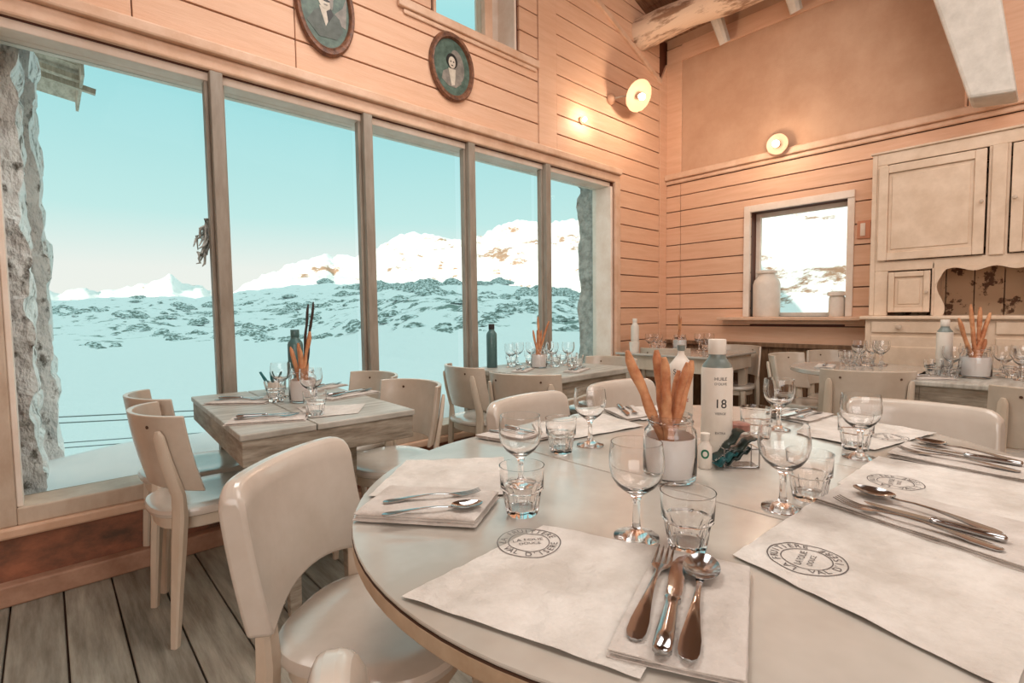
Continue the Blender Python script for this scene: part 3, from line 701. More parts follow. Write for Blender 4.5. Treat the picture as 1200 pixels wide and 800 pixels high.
for k in range(2):
    y0, y1 = (.02, hw - .04) if k == 0 else (-hw + .04, -.02)
    mb = MB(); mb.box((-.105, y0, .945), (-.09, y1, 1.02)); dr = mb.build('drawer', HUTCH, h, bevel=.004)
    for ky in ((y0 + .13, y1 - .16)):
        mb = MB(); mb.lathe([(.001, -.03), (.016, -.026), (.018, -.018), (.008, -.01), (.008, 0), (.001, 0)], 12); mb.v = [(z - .105, x + ky, y + .985) for x, y, z in mb.v]; mb.build('knob', FRAMEM, dr, smooth=True)
for k in range(2):
    y0, y1 = (.02, hw - .04) if k == 0 else (-hw + .04, -.02)
    mb = MB(); mb.box((-.105, y0, .12), (-.09, y1, .92)); mb.box((-.11, y0 + .07, .19), (-.1, y1 - .07, .85)); mb.build('door', HUTCH, h, bevel=.004)

# ================================================================== CHAIRS
def make_chair(name, label, cat, T=.017, half=.208, sag=.115, tm=75, soft=False, zt=.795, zb=.525, arch=.015):
    t = thing(name, label, cat)
    # seat, facing +X
    ol = []
    for k in range(40):
        a = 2 * pi * k / 40; c, s_ = math.cos(a), math.sin(a); e = .72
        x = .205 * math.copysign(abs(c) ** e, c); y = (.205 if c > 0 else .185) * math.copysign(abs(s_) ** e, s_)
        ol.append((x, y))
    mb = MB(); mb.outline_stack(ol, [(.95, .43), (1.0, .436), (1.01, .448), (.985, .459), (.93, .463), (.6, .458), (.2, .455)])
    mb.build('seat', CREAM, t, smooth=35)
    mb = MB(); mb.outline_stack(ol, [(.86, .385), (.90, .39), (.90, .432)]); mb.build('seat_frame', CREAMD, t, smooth=35)
    tm = math.radians(tm); sc_ = sag / (1 - math.cos(tm)); hs = half / math.sin(tm)
    nt_, nh = 28, 12; V = []; W = nh + 1
    lean = .30
    for side in (1, -1):
        for i in range(nt_ + 1):
            th = -tm + 2 * tm * i / nt_; u = abs(th) / tm
            for j in range(nh + 1):
                q = j / nh
                if soft: ztop = zt - .028 * u ** 12 - .004 * u ** 2; zbot = zb + arch * (1 - u * u) * 1.6 + .02 * u ** 8
                else: ztop = zt - .004 * u ** 2; zbot = zb + arch * (1 - u * u)
                z = zbot + (ztop - zbot) * q
                if soft:
                    e1 = min(1, .6 + .4 * math.sqrt(max(0, min((1 - q) * 12, 1))))
                    e2 = 1; e = e1 * e2
                else: e = 1
                mx_ = -.175 - lean * (z - .5) * (1 - .3 * q) + sc_ * (1 - math.cos(th)); my = hs * math.sin(th)
                nx, ny = -math.cos(th) / sc_ , math.sin(th) / hs; l_ = math.hypot(nx, ny); nx /= l_; ny /= l_
                V.append((mx_ + side * nx * T / 2 * e, my + side * ny * T / 2 * e, z))
    B = (nt_ + 1) * W; F = []
    for i in range(nt_):
        for j in range(nh): a = i * W + j; F.append((a, a + 1, a + W + 1, a + W)); F.append((B + a, B + a + W, B + a + W + 1, B + a + 1))
    for i in range(nt_): a = i * W; F.append((a, a + W, B + a + W, B + a)); a += nh; F.append((a, B + a, B + a + W, a + W))
    for j in range(nh): a = j; F.append((a, B + a, B + a + 1, a + 1)); a = nt_ * W + j; F.append((a, a + 1, B + a + 1, B + a))
    mb = MB(); mb.add(V, F); bk = mb.build('backrest', CREAM if soft else PLYM, t, smooth=30, bevel=.010 if soft else .004, seg=3)
    if soft:
        bk2 = None
    def surf(th, z):
        return Vector((-.175 - lean * (z - .5) * (1 - .3 * (z - zb) / (zt - zb)) + sc_ * (1 - math.cos(th)), hs * math.sin(th), z))
    for sg in (-1, 1):
        a = (tm * .80 if soft else math.radians(50)) * sg; off = T / 2 + .012
        nx, ny = -math.cos(a) / sc_, math.sin(a) / hs; l_ = math.hypot(nx, ny); O = Vector((nx / l_, ny / l_, 0)) * off
        if soft: O *= .03
        p1 = surf(a, .52) + O; p2 = surf(a, .64) + O; p3 = surf(a, zt - .05) + O
        pts = [(p1.x - .03, p1.y * .96, 0), (p1.x - .018, p1.y * .98, .18), (p1.x - .005, p1.y, .36), (p1.x + .002, p1.y, .45), p1, p2, surf(a, zt - .07) + O, p3]
        rd = [(.013, .013), (.017, .016), (.022, .018), (.023, .018), (.022, .013), (.020, .011), (.017, .009), (.008, .006)]
        if soft: pts = pts[:6]; O = Vector((math.cos(a), 0, 0)); rd = [(.015, .015), (.018, .018), (.021, .020), (.021, .020), (.02, .017), (.012, .012)]
        mb = MB(); mb.sweep(pts, rd, 8, 3.5, upv=(O.x, O.y, 0)); mb.build('leg', CREAMD, t, smooth=30)
        mb = MB(); mb.sweep([(.165, sg * .158, .425), (.168, sg * .16, .25), (.18, sg * .168, 0)], [(.02, .02), (.017, .017), (.012, .012)], 8, 3.5, upv=(0, 1, 0)); mb.build('leg', CREAMD, t, smooth=30)
        if not soft:
            c = surf(math.radians(36) * sg, .755); n_ = Vector((math.cos(math.radians(36)) / sc_, -math.sin(math.radians(36) * sg) / hs, 0)).normalized()
            mb = MB(); mb.sweep([c - n_ * (T / 2 + .002), c + n_ * (T / 2 + .002)], (.006, .006), 8); mb.build('screw', DARKLINE, bk)
    return t
R = math.radians
ply = make_chair('bistro_chair', 'x', 'chair')
pad = make_chair('rounded_chair', 'x', 'chair', T=.048, half=.205, sag=.035, tm=45, soft=True, zt=.81, zb=.50, arch=.034)
GC = None
def chair(first, x, y, deg, label, group, proto=ply, scale=None):
    if first: c = proto; c.location = (x, y, 0); c.rotation_euler.z = R(deg); c['label'] = label
    else: c = dup(proto, label, (x, y, 0), R(deg))
    c['group'] = group
    return c
g = 'bistro chairs at the left wooden table'
CH = [
 (.435, 2.17, 2, 'nearer of the two cream chairs on the left side of the left wooden table', g),
 (.465, 2.61, 3, 'farther of the two cream chairs on the left side of the left wooden table', g),
 (1.125, 2.07, 187, 'cream chair at the left wooden table on its right side, nearer one with seat showing', g),
 (1.17, 2.54, 184, 'farther cream chair on the right side of the left wooden table, nearly under the mullion', g),
]
g = 'bistro chairs at the far window table'
CH += [(2.05, 2.49, -8, 'cream chair seen from behind at the far window table, next to the window', g),
 (2.01, 2.00, 22, 'cream chair seen from behind tucked at the near corner of the far window table', g),
 (2.78, 2.12, 183, 'cream chair on the far right side of the far window table', g)]
g = 'bistro chairs round the large table'
CH += [(1.32, 1.12, 272, 'cream chair on the window side of the large round-ended table, behind the left wine glass', g),
 (1.84, 1.10, 262, 'cream chair on the window side of the large table, behind the breadstick jar', g),
 (1.865, .28, 186, 'cream chair at the far right end of the large table, back catching bluish light', g)]
g = 'bistro chairs in the far corner'
CH += [(4.08, 2.36, 20, 'pale chair in the far corner seen from behind, in front of the corner table', g),
 (3.93, 1.18, 262, 'pale chair with tilted square back between corner table and small round table', g),
 (4.30, 1.08, 195, 'pale chair against the wall behind the small round table', g),
 (3.30, .72, 22, 'pale curved chair back directly in front of the small round table', g),
 (3.07, .0, 12, 'pale curved chair back at the right edge in front of the dresser table', g),
 (4.45, 1.95, 185, 'pale chair between the corner table and the back wall', g)]
padded = [c for c in CH if 'large' in c[3]]; CH = [c for c in CH if 'large' not in c[3]]
for i, (x, y, dg, lab, gr) in enumerate(CH): chair(i == 0, x, y, dg, lab, gr)
chair(True, .515, .985, -54.5, 'smooth thick-backed cream chair nearest the camera, pulled up to the large table', 'rounded chairs at the large table', pad)
chair(False, .355, .235, -12, 'cream chair cut off by the bottom edge with only its rounded top corner showing', 'rounded chairs at the large table', pad)

for x, y, dg, lab, gr in padded: chair(False, x, y, dg, lab, 'rounded chairs at the large table', pad)

# ================================================================== TABLES
TZ = .75
# large round-ended table
CX0, CX1, CY, RR = .935, 1.36, .551, .62
t1 = thing('large_table', 'large cream round-ended dining table laid for a group in the foreground', 'table', (0, 0, 0))
def half_round(cx, sgn):
    n = 48; pts = [(cx + sgn * RR * math.sin(pi * k / n), CY + RR * math.cos(pi * k / n)) for k in range(n + 1)]
    if sgn > 0: pts = pts[::-1]
    return pts
def slab(poly, z0, z1, mb, inset=.0):
    c = (sum(p[0] for p in poly) / len(poly), sum(p[1] for p in poly) / len(poly))
    mb.prism([(x, y, z0) for x, y in poly], (0, 0, z1 - z0))
for cx, sgn in ((CX0 - .003, -1), (CX1 + .003, 1)):
    P = half_round(cx, sgn)
    mb = MB(); slab(P, TZ - .005, TZ, mb); top = mb.build('tabletop_half', TOPM, t1, bevel=.0015, seg=1)
    mb = MB(); slab([((x - cx) * 1.001 + cx, (y - CY) * 1.001 + CY) for x, y in P], TZ - .0075, TZ - .005, mb); mb.build('edge_line', DARKLINE, top)
    mb = MB(); slab(P, TZ - .032, TZ - .0075, mb); mb.build('edge_band', TEDGE, top, bevel=.003)
mb = MB(); mb.box((CX0 + .0005, CY - RR, TZ - .005), (CX1 - .0005, CY + RR, TZ)); top = mb.build('tabletop_leaf', TOPM, t1, bevel=.0012, seg=1)
for sx0 in (CX0 - .0028, CX1 + .0002): mb = MB(); mb.box((sx0, CY - RR + .004, TZ - .0048), (sx0 + .0026, CY + RR - .004, TZ - .0012)); mb.build('seam', DARKLINE, top)
mb = MB(); mb.box((CX0, CY - RR, TZ - .032), (CX1, CY + RR, TZ - .0075)); mb.build('edge_band', TEDGE, top)
mb = MB(); mb.box((.62, .30, TZ - .11), (1.68, .32, TZ - .032)); mb.box((.62, .78, TZ - .11), (1.68, .80, TZ - .032)); mb.box((.62, .30, TZ - .11), (.64, .80, TZ - .032)); mb.box((1.66, .30, TZ - .11), (1.68, .80, TZ - .032)); mb.build('apron', TEDGE, t1)
for lx in (.70, 1.60):
    for ly in (.34, .76): mb = MB(); mb.sweep([(lx, ly, TZ - .032), (lx, ly, .4), (lx, ly, 0)], [(.03, .03), (.026, .026), (.02, .02)], 8, 4); mb.build('leg', TEDGE, t1, smooth=30)

def wood_table(label, cx, cy, sx_, sy_, deg, seam=False, top=WOODT, ap=WOODE, th=.03, aph=.10, legr=.03, ins=.05):
    t = thing('wooden_table', label, 'table', (cx, cy, 0), R(deg))
    if seam:
        for a, b in ((-sy_ / 2, -.002), (.002, sy_ / 2)) if seam == 'y' else ((0, 0),) * 0: pass
    if seam:
        mb = MB(); mb.box((-sx_ / 2, -sy_ / 2, TZ - th), (-.07, sy_ / 2, TZ)); mb.build('tabletop_leaf', top, t, bevel=.004)
        mb = MB(); mb.box((-.066, -sy_ / 2, TZ - th), (sx_ / 2, sy_ / 2, TZ)); mb.build('tabletop_leaf', top, t, bevel=.004)
    else:
        mb = MB(); mb.box((-sx_ / 2, -sy_ / 2, TZ - th), (sx_ / 2, sy_ / 2, TZ)); mb.build('tabletop', top, t, bevel=.006)
    ax, ay = sx_ / 2 - .03, sy_ / 2 - .03
    if seam: ax, ay = sx_ / 2 - .006, sy_ / 2 - .006
    mb = MB(); mb.box((-ax, -ay, TZ - th - aph), (ax, -ay + .02, TZ - th)); mb.box((-ax, ay - .02, TZ - th - aph), (ax, ay, TZ - th)); mb.box((-ax, -ay + .02, TZ - th - aph), (-ax + .02, ay - .02, TZ - th)); mb.box((ax - .02, -ay + .02, TZ - th - aph), (ax, ay - .02, TZ - th)); mb.build('apron', ap, t, bevel=.003)
    for sxn in (-1, 1):
        for syn in (-1, 1):
            lx, ly = sxn * (ax - ins), syn * (ay - ins)
            mb = MB(); mb.hexa([(lx - .02, ly - .02, 0), (lx + .02, ly - .02, 0), (lx + .02, ly + .02, 0), (lx - .02, ly + .02, 0)], [(lx - legr, ly - legr, TZ - th), (lx + legr, ly - legr, TZ - th), (lx + legr, ly + legr, TZ - th), (lx - legr, ly + legr, TZ - th)]); mb.build('leg', ap, t, bevel=.003)
    return t
wood_table('left weathered wooden table with a middle seam, standing against the big window', .755, 2.19, .61, 1.0, -3, seam='y', th=.022, aph=.085, ins=.19)
wood_table('weathered wooden table crowded with glasses at the right end of the big window', 2.44, 2.27, .76, .78, 1, th=.035)
wood_table('pale square-cornered table in the far corner beside the back wall', 4.17, 2.24, .84, .9, 0, top=TOPM, ap=CREAMD, th=.02, aph=.12, legr=.035)
wood_table('wooden table with drawer-like apron right in front of the dresser', 3.60, .05, .80, .92, 0, th=.025, aph=.12)
rt = thing('round_table', 'small round cream table with a cluster of glasses in front of the back wall', 'table', (3.70, .82, 0))
mb = MB(); mb.lathe([(.001, TZ - .03), (.37, TZ - .03), (.38, TZ - .025), (.38, TZ - .004), (.375, TZ), (.001, TZ)], 56); mb.build('tabletop', TOPM, rt, smooth=30)
mb = MB(); mb.lathe([(.001, .60), (.05, .6), (.05, TZ - .03), (.001, TZ - .03)], 16); mb.lathe([(.20, 0), (.20, .03), (.05, .06), (.035, .12), (.035, .6)], 24); mb.build('pedestal', CREAMD, rt, smooth=40)

# ================================================================== TABLEWARE PROTOTYPES
def wineglass():
    mb = MB()
    out = [(.001, .0), (.034, .0), (.0365, .0015), (.036, .003), (.020, .007), (.009, .014), (.0065, .022), (.006, .045), (.0065, .062), (.010, .071), (.020, .078), (.032, .088), (.040, .101), (.0440, .118), (.0440, .134), (.0420, .150), (.0410, .158)]
    inn = [(.0398, .158), (.0408, .150), (.0426, .134), (.0426, .118), (.0386, .1025), (.031, .0905), (.020, .083), (.010, .0795), (.001, .0785)]
    mb.lathe(out + inn, 40); return mb
def tumbler():
    mb = MB()
    def fac(a, z, r):
        k = max(0, 1 - abs(z - .026) / .034) if z > .002 else .4
        return 1 - .13 * k * (1 - abs(math.cos(4.5 * a))) - 0
    out = [(.001, 0), (.026, 0), (.0285, .002), (.0300, .008), (.0325, .022), (.0348, .038), (.0362, .045), (.0400, .049), (.0398, .054), (.0402, .068), (.0415, .0895), (.0418, .091)]
    inn = [(.0402, .091), (.0398, .088), (.0385, .068), (.0370, .054), (.0345, .046), (.0315, .034), (.029, .022), (.026, .0135), (.001, .012)]
    v0 = len(mb.v); mb.lathe(out, 54, mod=fac); n = 54; 
    mb2 = MB(); mb2.lathe(out + inn, 54, mod=lambda a, z, r: fac(a, z, r)); return mb2
WG = None
proto = {}
def item(kind, builder, mats, x, y, z, label, cat, group, rz=0, scale=1, smooth=40):
    if kind not in proto:
        mb = builder(); o = mb.build(kind, mats, smooth=smooth); proto[kind] = o
        tag(o, label, cat, group); o.location = (x, y, z); o.rotation_euler.z = rz; o.scale = (scale,) * 3
        return o
    c = dup(proto[kind], label, (x, y, z), rz, group, scale=scale); c['category'] = cat
    return c
def wine(x, y, label, group, z=TZ, s=1): return item('wine_glass', wineglass, GLASS, x, y, z + .0006, label, 'wine glass', group, random.uniform(0, 6), s)
def tumb(x, y, label, group, z=TZ, s=1): return item('tumbler', tumbler, GLASS, x, y, z + .0006, label, 'tumbler', group, random.uniform(0, 6), s, 28)

def handle_pts():
    xs = [0, .004, .012, .03, .055, .085, .11, .13, .142]
    hw = [.004, .0085, .0105, .0105, .0075, .0045, .0034, .0034, .0042]
    zz = [.0015, .0016, .002, .003, .0055, .0075, .0075, .0055, .0045]
    return xs, hw, zz
def fork():
    mb = MB(); xs, hw, zz = handle_pts(); xs += [.150, .158, .164]; hw += [.0095, .0120, .0122]; zz += [.0035, .0025, .0022]
    mb.sweep([(x, 0, z) for x, z in zip(xs, zz)], [(h, .0014) for h in hw], 8, 2.6)
    for k in range(4):
        y = (k - 1.5) * .0068; mb.sweep([(.162, y, .0022), (.175, y, .0025), (.19, y * .97, .0045), (.205, y * .93, .009)], [(.0024, .0011), (.002, .0011), (.0018, .001), (.0008, .0006)], 6, 3)
    return mb
def spoon():
    mb = MB(); xs, hw, zz = handle_pts(); mb.sweep([(x, 0, z) for x, z in zip(xs, zz)], [(h, .0014) for h in hw], 8, 2.6)
    nr, na = 8, 28; V = []; F = []
    for s_ in (0, 1):
        for i in range(nr + 1):
            q = i / nr
            for k in range(na):
                a = 2 * pi * k / na; w_ = .0215 * (1 - .10 * math.cos(a))
                V.append((.1715 + .033 * q * math.cos(a), w_ * q * math.sin(a), .0085 - .0075 * (1 - q * q) - s_ * .0011 + .0006))
    B = (nr + 1) * na
    for i in range(nr):
        for k in range(na): k2 = (k + 1) % na; a = i * na + k; b = i * na + k2; F.append((a, a + na, b + na, b)); F.append((B + a, B + b, B + b + na, B + a + na))
    for k in range(na): k2 = (k + 1) % na; a = nr * na + k; b = nr * na + k2; F.append((a, B + a, B + b, b))
    mb.add(V, F); mb.sweep([(.132, 0, .0055), (.145, 0, .006)], [(.0035, .0015), (.006, .0012)], 8); return mb
def knife():
    mb = MB(); mb.sweep([(0, 0, .006), (.004, 0, .006), (.03, 0, .006), (.08, 0, .0055), (.094, 0, .0055), (.098, 0, .0055), (.104, 0, .005)], [(.004, .003), (.0095, .0058), (.0095, .0056), (.0078, .005), (.0066, .0045), (.0095, .006), (.006, .004)], 10, 3)
    mb.sweep([(.103, 0, .005), (.112, .0, .005), (.15, .001, .005), (.185, .001, .005), (.203, -.002, .005), (.214, -.006, .005)], [(.006, .0016), (.0095, .0012), (.0105, .001), (.0105, .0009), (.007, .0008), (.0015, .0005)], 6, 3)
    return mb
def cut(kind, p0, p1, z, label, group=None):
    fn = {'fork': fork, 'spoon': spoon, 'knife': knife}[kind]
    L_ = math.hypot(p1[0] - p0[0], p1[1] - p0[1]); ln = .214 if kind == 'knife' else .205
    return item(kind, fn, STEEL, p0[0], p0[1], z, label, kind, group, math.atan2(p1[1] - p0[1], p1[0] - p0[0]), L_ / ln, 50)

def bil(c, u, v): return tuple((c[0][k] * (1 - u) + c[1][k] * u) * (1 - v) + (c[3][k] * (1 - u) + c[2][k] * u) * v for k in (0, 1))
def wr(x, y): return .0022 * (1 + noise.noise(Vector((x * 18, y * 18, 0)))) + .0018 * (1 + noise.noise(Vector((x * 45, y * 30, 5))))
def mat_sheet(corners, label, stamp=None, z=TZ, group='paper placemats on the large table', amp=1, n=46, name='paper_placemat'):
    mb = MB(); zf = lambda x, y: z + .0008 + wr(x, y) * amp
    mb.sheet(lambda u, v: (*bil(corners, u, v), zf(*bil(corners, u, v))), n, n, .0005)
    o = mb.build(name, PAPER, smooth=True); tag(o, label, 'placemat', group)
    if stamp:
        cx, cy, r, rot = stamp; mb = MB(); c, s_ = math.cos(rot), math.sin(rot)
        for v, f in STAMP:
            P = [(cx + r * (x * c - y * s_), cy + r * (x * s_ + y * c)) for x, y in v]
            mb.add([(x, y, zf(x, y) + .0007) for x, y in P], f)
        mb.build('printed_stamp', INK, o)
    return o
def napkin(corners, label, z=TZ + .003, th=.012, layers=3, group='folded linen napkins on the large table', seed=0, n=26):
    mb = MB(); hl = th / layers
    for L_ in range(layers):
        ins = .004 * (L_ % 2) + .001 * L_
        def fn(u, v, q=L_, ins=ins):
            uu = ins * 4 + u * (1 - ins * 8); vv = ins * 3 + v * (1 - ins * 5)
            x, y = bil(corners, uu, vv)
            e = min(u, 1 - u, v, 1 - v) / .04; e = math.sqrt(max(0, 1 - (1 - min(1, e)) ** 2))
            zz = z + hl * q + hl * (.35 + .6 * e) + .0022 * noise.noise(Vector((x * 14 + seed, y * 14, q * 3.0))) * (1 if q == layers - 1 else .4)
            return (x + .0012 * noise.noise(Vector((y * 40, q, seed))), y + .0012 * noise.noise(Vector((x * 40, q + 9, seed))), zz)
        mb.sheet(fn, n, n, hl * .35)
    o = mb.build('napkin', LINEN, smooth=60); tag(o, label, 'napkin', group); return o

def breadstick(p0, p1, r, label, group, m_=BREAD, seed=0):
    a, b = Vector(p0), Vector(p1); n = 14; P = []; rd = []
    for k in range(n + 1):
        q = k / n; o = Vector((noise.noise(Vector((q * 3, seed, 0))), noise.noise(Vector((q * 3, seed, 7))), 0)) * r * .7
        P.append(a.lerp(b, q) + o); w_ = r * (1 + .22 * noise.noise(Vector((q * 7, seed, 3)))) * (1 if 0 < k < n else .45); rd.append((w_, w_ * .9))
        if k == n - 1: rd[-1] = (r * .85, r * .8)
    mb = MB(); mb.sweep(P, rd, 10); o = mb.build('breadstick', m_, smooth=60); tag(o, label, 'breadstick', group); return o
RV = Vector((.733, -.680, 0)); FV = Vector((.680, .733, 0))
def jar(x, y, label, s=1.0, z=TZ):
    t = thing('glass_jar', label, 'jar', (x, y, z + .0006)); t.scale = (s, s, s)
    mb = MB(); out = [(.001, 0), (.050, 0), (.0555, .004), (.0565, .012), (.0565, .098), (.054, .108), (.047, .116), (.0465, .122), (.0495, .124), (.0495, .128), (.0465, .130), (.0465, .140), (.047, .1415)]
    inn = [(.0445, .1415), (.044, .130), (.044, .118), (.050, .108), (.0530, .098), (.0530, .012), (.050, .007), (.001, .006)]
    mb.lathe(out + inn, 40); mb.build('jar_glass', GLASS, t, smooth=40)
    mb = MB(); mb.lathe([(.0515, .010), (.0520, .012), (.0520, .094), (.0505, .094), (.0500, .012)], 40, closed=True); mb.build('paper_lining', JARPAPER, t, smooth=40)
    return t
def wrap(txt, size, cz, r, facing, rot=0):
    v, f = glyphs(txt, size); out = []
    for x, y, _ in v:
        a = facing + x / r; out.append((r * math.cos(a), r * math.sin(a), cz + y))
    return out, f
def oil_bottle(x, y, label, s=1, z=TZ, body=BOTW, shoulder=BOTG, cap=BOTW, text=True, name='oil_bottle'):
    t = thing(name, label, 'bottle', (x, y, z + .0005)); t.scale = (s, s, s)
    mb = MB(); mb.lathe([(.001, 0), (.034, 0), (.036, .003), (.036, .226), (.0335, .232), (.001, .232)], 36); b = mb.build('label_sleeve', body, t, smooth=40)
    mb = MB(); mb.lathe([(.034, .231), (.033, .236), (.024, .248), (.0195, .256), (.0185, .27), (.001, .27)], 36); mb.build('shoulder', shoulder, t, smooth=60)
    mb = MB(); mb.lathe([(.0195, .262), (.0205, .264), (.0205, .296), (.019, .298), (.001, .298)], 30); mb.build('cap', cap, t, smooth=40)
    if text:
        mb = MB(); fa = math.atan2(-y, -x) + .25
        for tx, sz, cz in (("HUILE", .011, .205), ("D'OLIVE", .008, .193), ('18', .030, .145), ('VIERGE', .008, .122), ('EXTRA', .008, .075)):
            v, f = wrap(tx, sz, cz, .0366, fa); mb.add(v, f)
        mb.build('label_print', BLACK, b)
    return t

# ================================================================== LARGE TABLE SETTING
mat_sheet([(.322, .566), (.612, .588), (.705, .33), (.418, .270)], 'crinkled paper placemat with round stamp at the near edge, left of the three-piece cutlery napkin', (.547, .558, .051, -.55))
mat_sheet([(.737, .317), (1.06, .300), (1.045, -.02), (.655, .015)], 'paper placemat with round stamp in front of the right-hand tumbler, lower right', (.798, .236, .052, .12))
mat_sheet([(1.20, .300), (1.49, .286), (1.47, .015), (1.165, .01)], 'paper placemat with round stamp between the two right-hand cutlery napkins', (1.287, .217, .049, .1))
mat_sheet([(1.55, .306), (1.885, .224), (1.952, .545), (1.60, .50)], 'paper placemat at the far right end of the large table, before the low chair', (1.73, .31, .046, .3))
mat_sheet([(.645, 1.09), (.835, .94), (.67, .735), (.46, .93)], 'rippled paper placemat at the far left, partly under the fork and spoon napkin')
mat_sheet([(1.03, .95), (1.16, 1.15), (1.44, 1.08), (1.38, .88)], 'paper placemat behind the left tumbler on the window side of the table')
mat_sheet([(1.45, .93), (1.52, 1.13), (1.72, 1.03), (1.62, .86)], 'paper placemat behind the breadstick jar under a cutlery napkin')

N1 = [(.383, .838), (.505, .925), (.640, .735), (.520, .660)]
napkin(N1, 'folded napkin with a fork and spoon at the left end of the large table', z=TZ + .004, th=.017, seed=1)
cut('fork', (.440, .832), (.600, .745), TZ + .0225, 'fork lying beyond the spoon on the left-end napkin')
cut('spoon', (.410, .780), (.562, .690), TZ + .0225, 'spoon lying on the near edge of the left-end napkin')
N2 = [(.665, .400), (.705, .278), (.478, .190), (.418, .312)]
napkin(N2, 'folded napkin with fork, knife and spoon at the near edge of the table', z=TZ + .0045, th=.010, seed=2)
cut('fork', (.447, .297), (.652, .377), TZ + .016, 'fork left of the knife on the near-edge napkin')
cut('knife', (.444, .262), (.652, .352), TZ + .0155, 'knife between fork and spoon on the near-edge napkin')
cut('spoon', (.458, .241), (.668, .328), TZ + .016, 'spoon with its bowl up on the near-edge napkin, right of the knife')
N3 = [(1.045, .300), (1.205, .282), (1.165, .0), (.965, .012)]
napkin(N3, 'folded napkin with three pieces of cutlery at the right edge of the picture, nearer one', z=TZ + .0045, th=.012, seed=3)
cut('fork', (.995, .040), (1.045, .262), TZ + .0175, 'fork with darkened handle on the nearer right-hand napkin')
cut('knife', (1.035, .038), (1.062, .225), TZ + .0175, 'knife beside the fork on the nearer right-hand napkin')
cut('spoon', (1.060, .045), (1.130, .255), TZ + .0195, 'spoon reflecting brown wood on the nearer right-hand napkin')
N4 = [(1.50, .272), (1.665, .262), (1.66, .012), (1.455, .015)]
napkin(N4, 'folded napkin with three pieces of cutlery at the right edge of the picture, farther one', z=TZ + .0045, th=.012, seed=4)
cut('fork', (1.50, .040), (1.535, .255), TZ + .0175, 'fork on the farther right-hand napkin')
cut('knife', (1.56, .038), (1.585, .240), TZ + .0175, 'knife beside the fork on the farther right-hand napkin')
cut('spoon', (1.585, .040), (1.655, .240), TZ + .0195, 'spoon reflecting brown wood on the farther right-hand napkin')
napkin([(1.76, .52), (1.95, .50), (1.96, .66), (1.80, .66)], 'folded napkin with cutlery at the far end of the table behind the round-bowled glass', z=TZ + .004, th=.010, seed=5)
cut('fork', (1.93, .535), (1.76, .56), TZ + .0155, 'fork on the far-end napkin, nearer the viewer')
cut('knife', (1.94, .57), (1.75, .60), TZ + .0155, 'knife on the far-end napkin between fork and spoon')
cut('spoon', (1.94, .615), (1.77, .64), TZ + .0155, 'spoon on the far-end napkin, furthest back')
napkin([(1.50, 1.13), (1.40, .955), (1.50, .935), (1.62, 1.08)], 'folded napkin with cutlery behind and left of the breadstick jar', z=TZ + .004, th=.010, seed=6)
cut('fork', (1.58, 1.08), (1.46, .96), TZ + .0155, 'fork on the napkin behind and left of the breadstick jar')
cut('knife', (1.555, 1.10), (1.43, .97), TZ + .0155, 'knife on the napkin behind and left of the breadstick jar')
napkin([(.91, 1.15), (.95, .995), (1.07, .985), (1.06, 1.16)], 'folded napkin half hidden behind the left wine glass', z=TZ + .0035, th=.010, seed=7)
cut('fork', (.965, 1.15), (.99, 1.0), TZ + .0155, 'fork half hidden behind the left wine glass')
cut('knife', (1.01, 1.15), (1.03, 1.0), TZ + .0155, 'knife half hidden behind the left wine glass')

g = 'wine glasses on the large table'
wine(.691, .454, 'stemmed wine glass nearest the viewer, just left of the breadstick jar front', g)
wine(.706, .742, 'wine glass standing directly behind the left tumbler', g)
wine(.984, .332, 'wine glass right of the sachet rack, in front of a tumbler', g)
wine(1.456, .318, 'wine glass at the top corner of the farther right-hand placemats', g)
wine(1.62, .563, 'wine glass behind the sachet rack, with a tumbler on its left', g)
wine(1.086, .862, 'wine glass on the window side left of the breadstick jar', g)
g = 'tumblers on the large table'
tumb(.626, .655, 'tumbler beside the left-end napkin, in front of a wine glass', g)
tumb(.714, .377, 'tumbler nearest the viewer, above the near-edge cutlery', g, s=1.0)
tumb(1.075, .316, 'tumbler partly hidden by the wine glass right of the sachet rack', g)
tumb(1.535, .345, 'tumbler partly behind the wine glass by the farther right-hand placemats', g)
tumb(1.47, .572, 'tumbler behind the sachet rack beside the far wine glass', g)
tumb(.982, .876, 'tumbler on the window side just left of a wine glass', g)

JX, JY = .997, .569
jar(JX, JY, 'glass jar holding brown breadsticks at the middle of the large table')
J = Vector((JX, JY, 0))
for i, (bx, by, tx, ty, tz, r) in enumerate([(.012, .0, -.092, .01, 1.032, .0125), (.008, .02, -.026, .02, 1.032, .0125), (.0, -.015, -.018, -.01, 1.018, .012), (-.020, .0, .052, .02, 1.008, .011), (-.008, .015, .040, .0, 1.006, .010), (-.022, .02, .030, .03, .985, .009)]):
    labs = ['breadstick in the large table jar leaning furthest left', 'tallest breadstick in the large table jar, second from the left', 'breadstick in the large table jar in front of the second one', 'breadstick in the large table jar leaning furthest right', 'breadstick in the large table jar just left of the rightmost one', 'shortest breadstick in the large table jar, behind the right-hand pair']
    a = J + RV * bx + FV * by; b = J + RV * tx + FV * ty
    breadstick((a.x, a.y, TZ + .018), (b.x, b.y, tz), r, labs[i], 'breadsticks in the large table jar', seed=i * 3.1)
oil_bottle(1.192, .556, 'tall bottle with white label numbered 18 right of the breadstick jar')
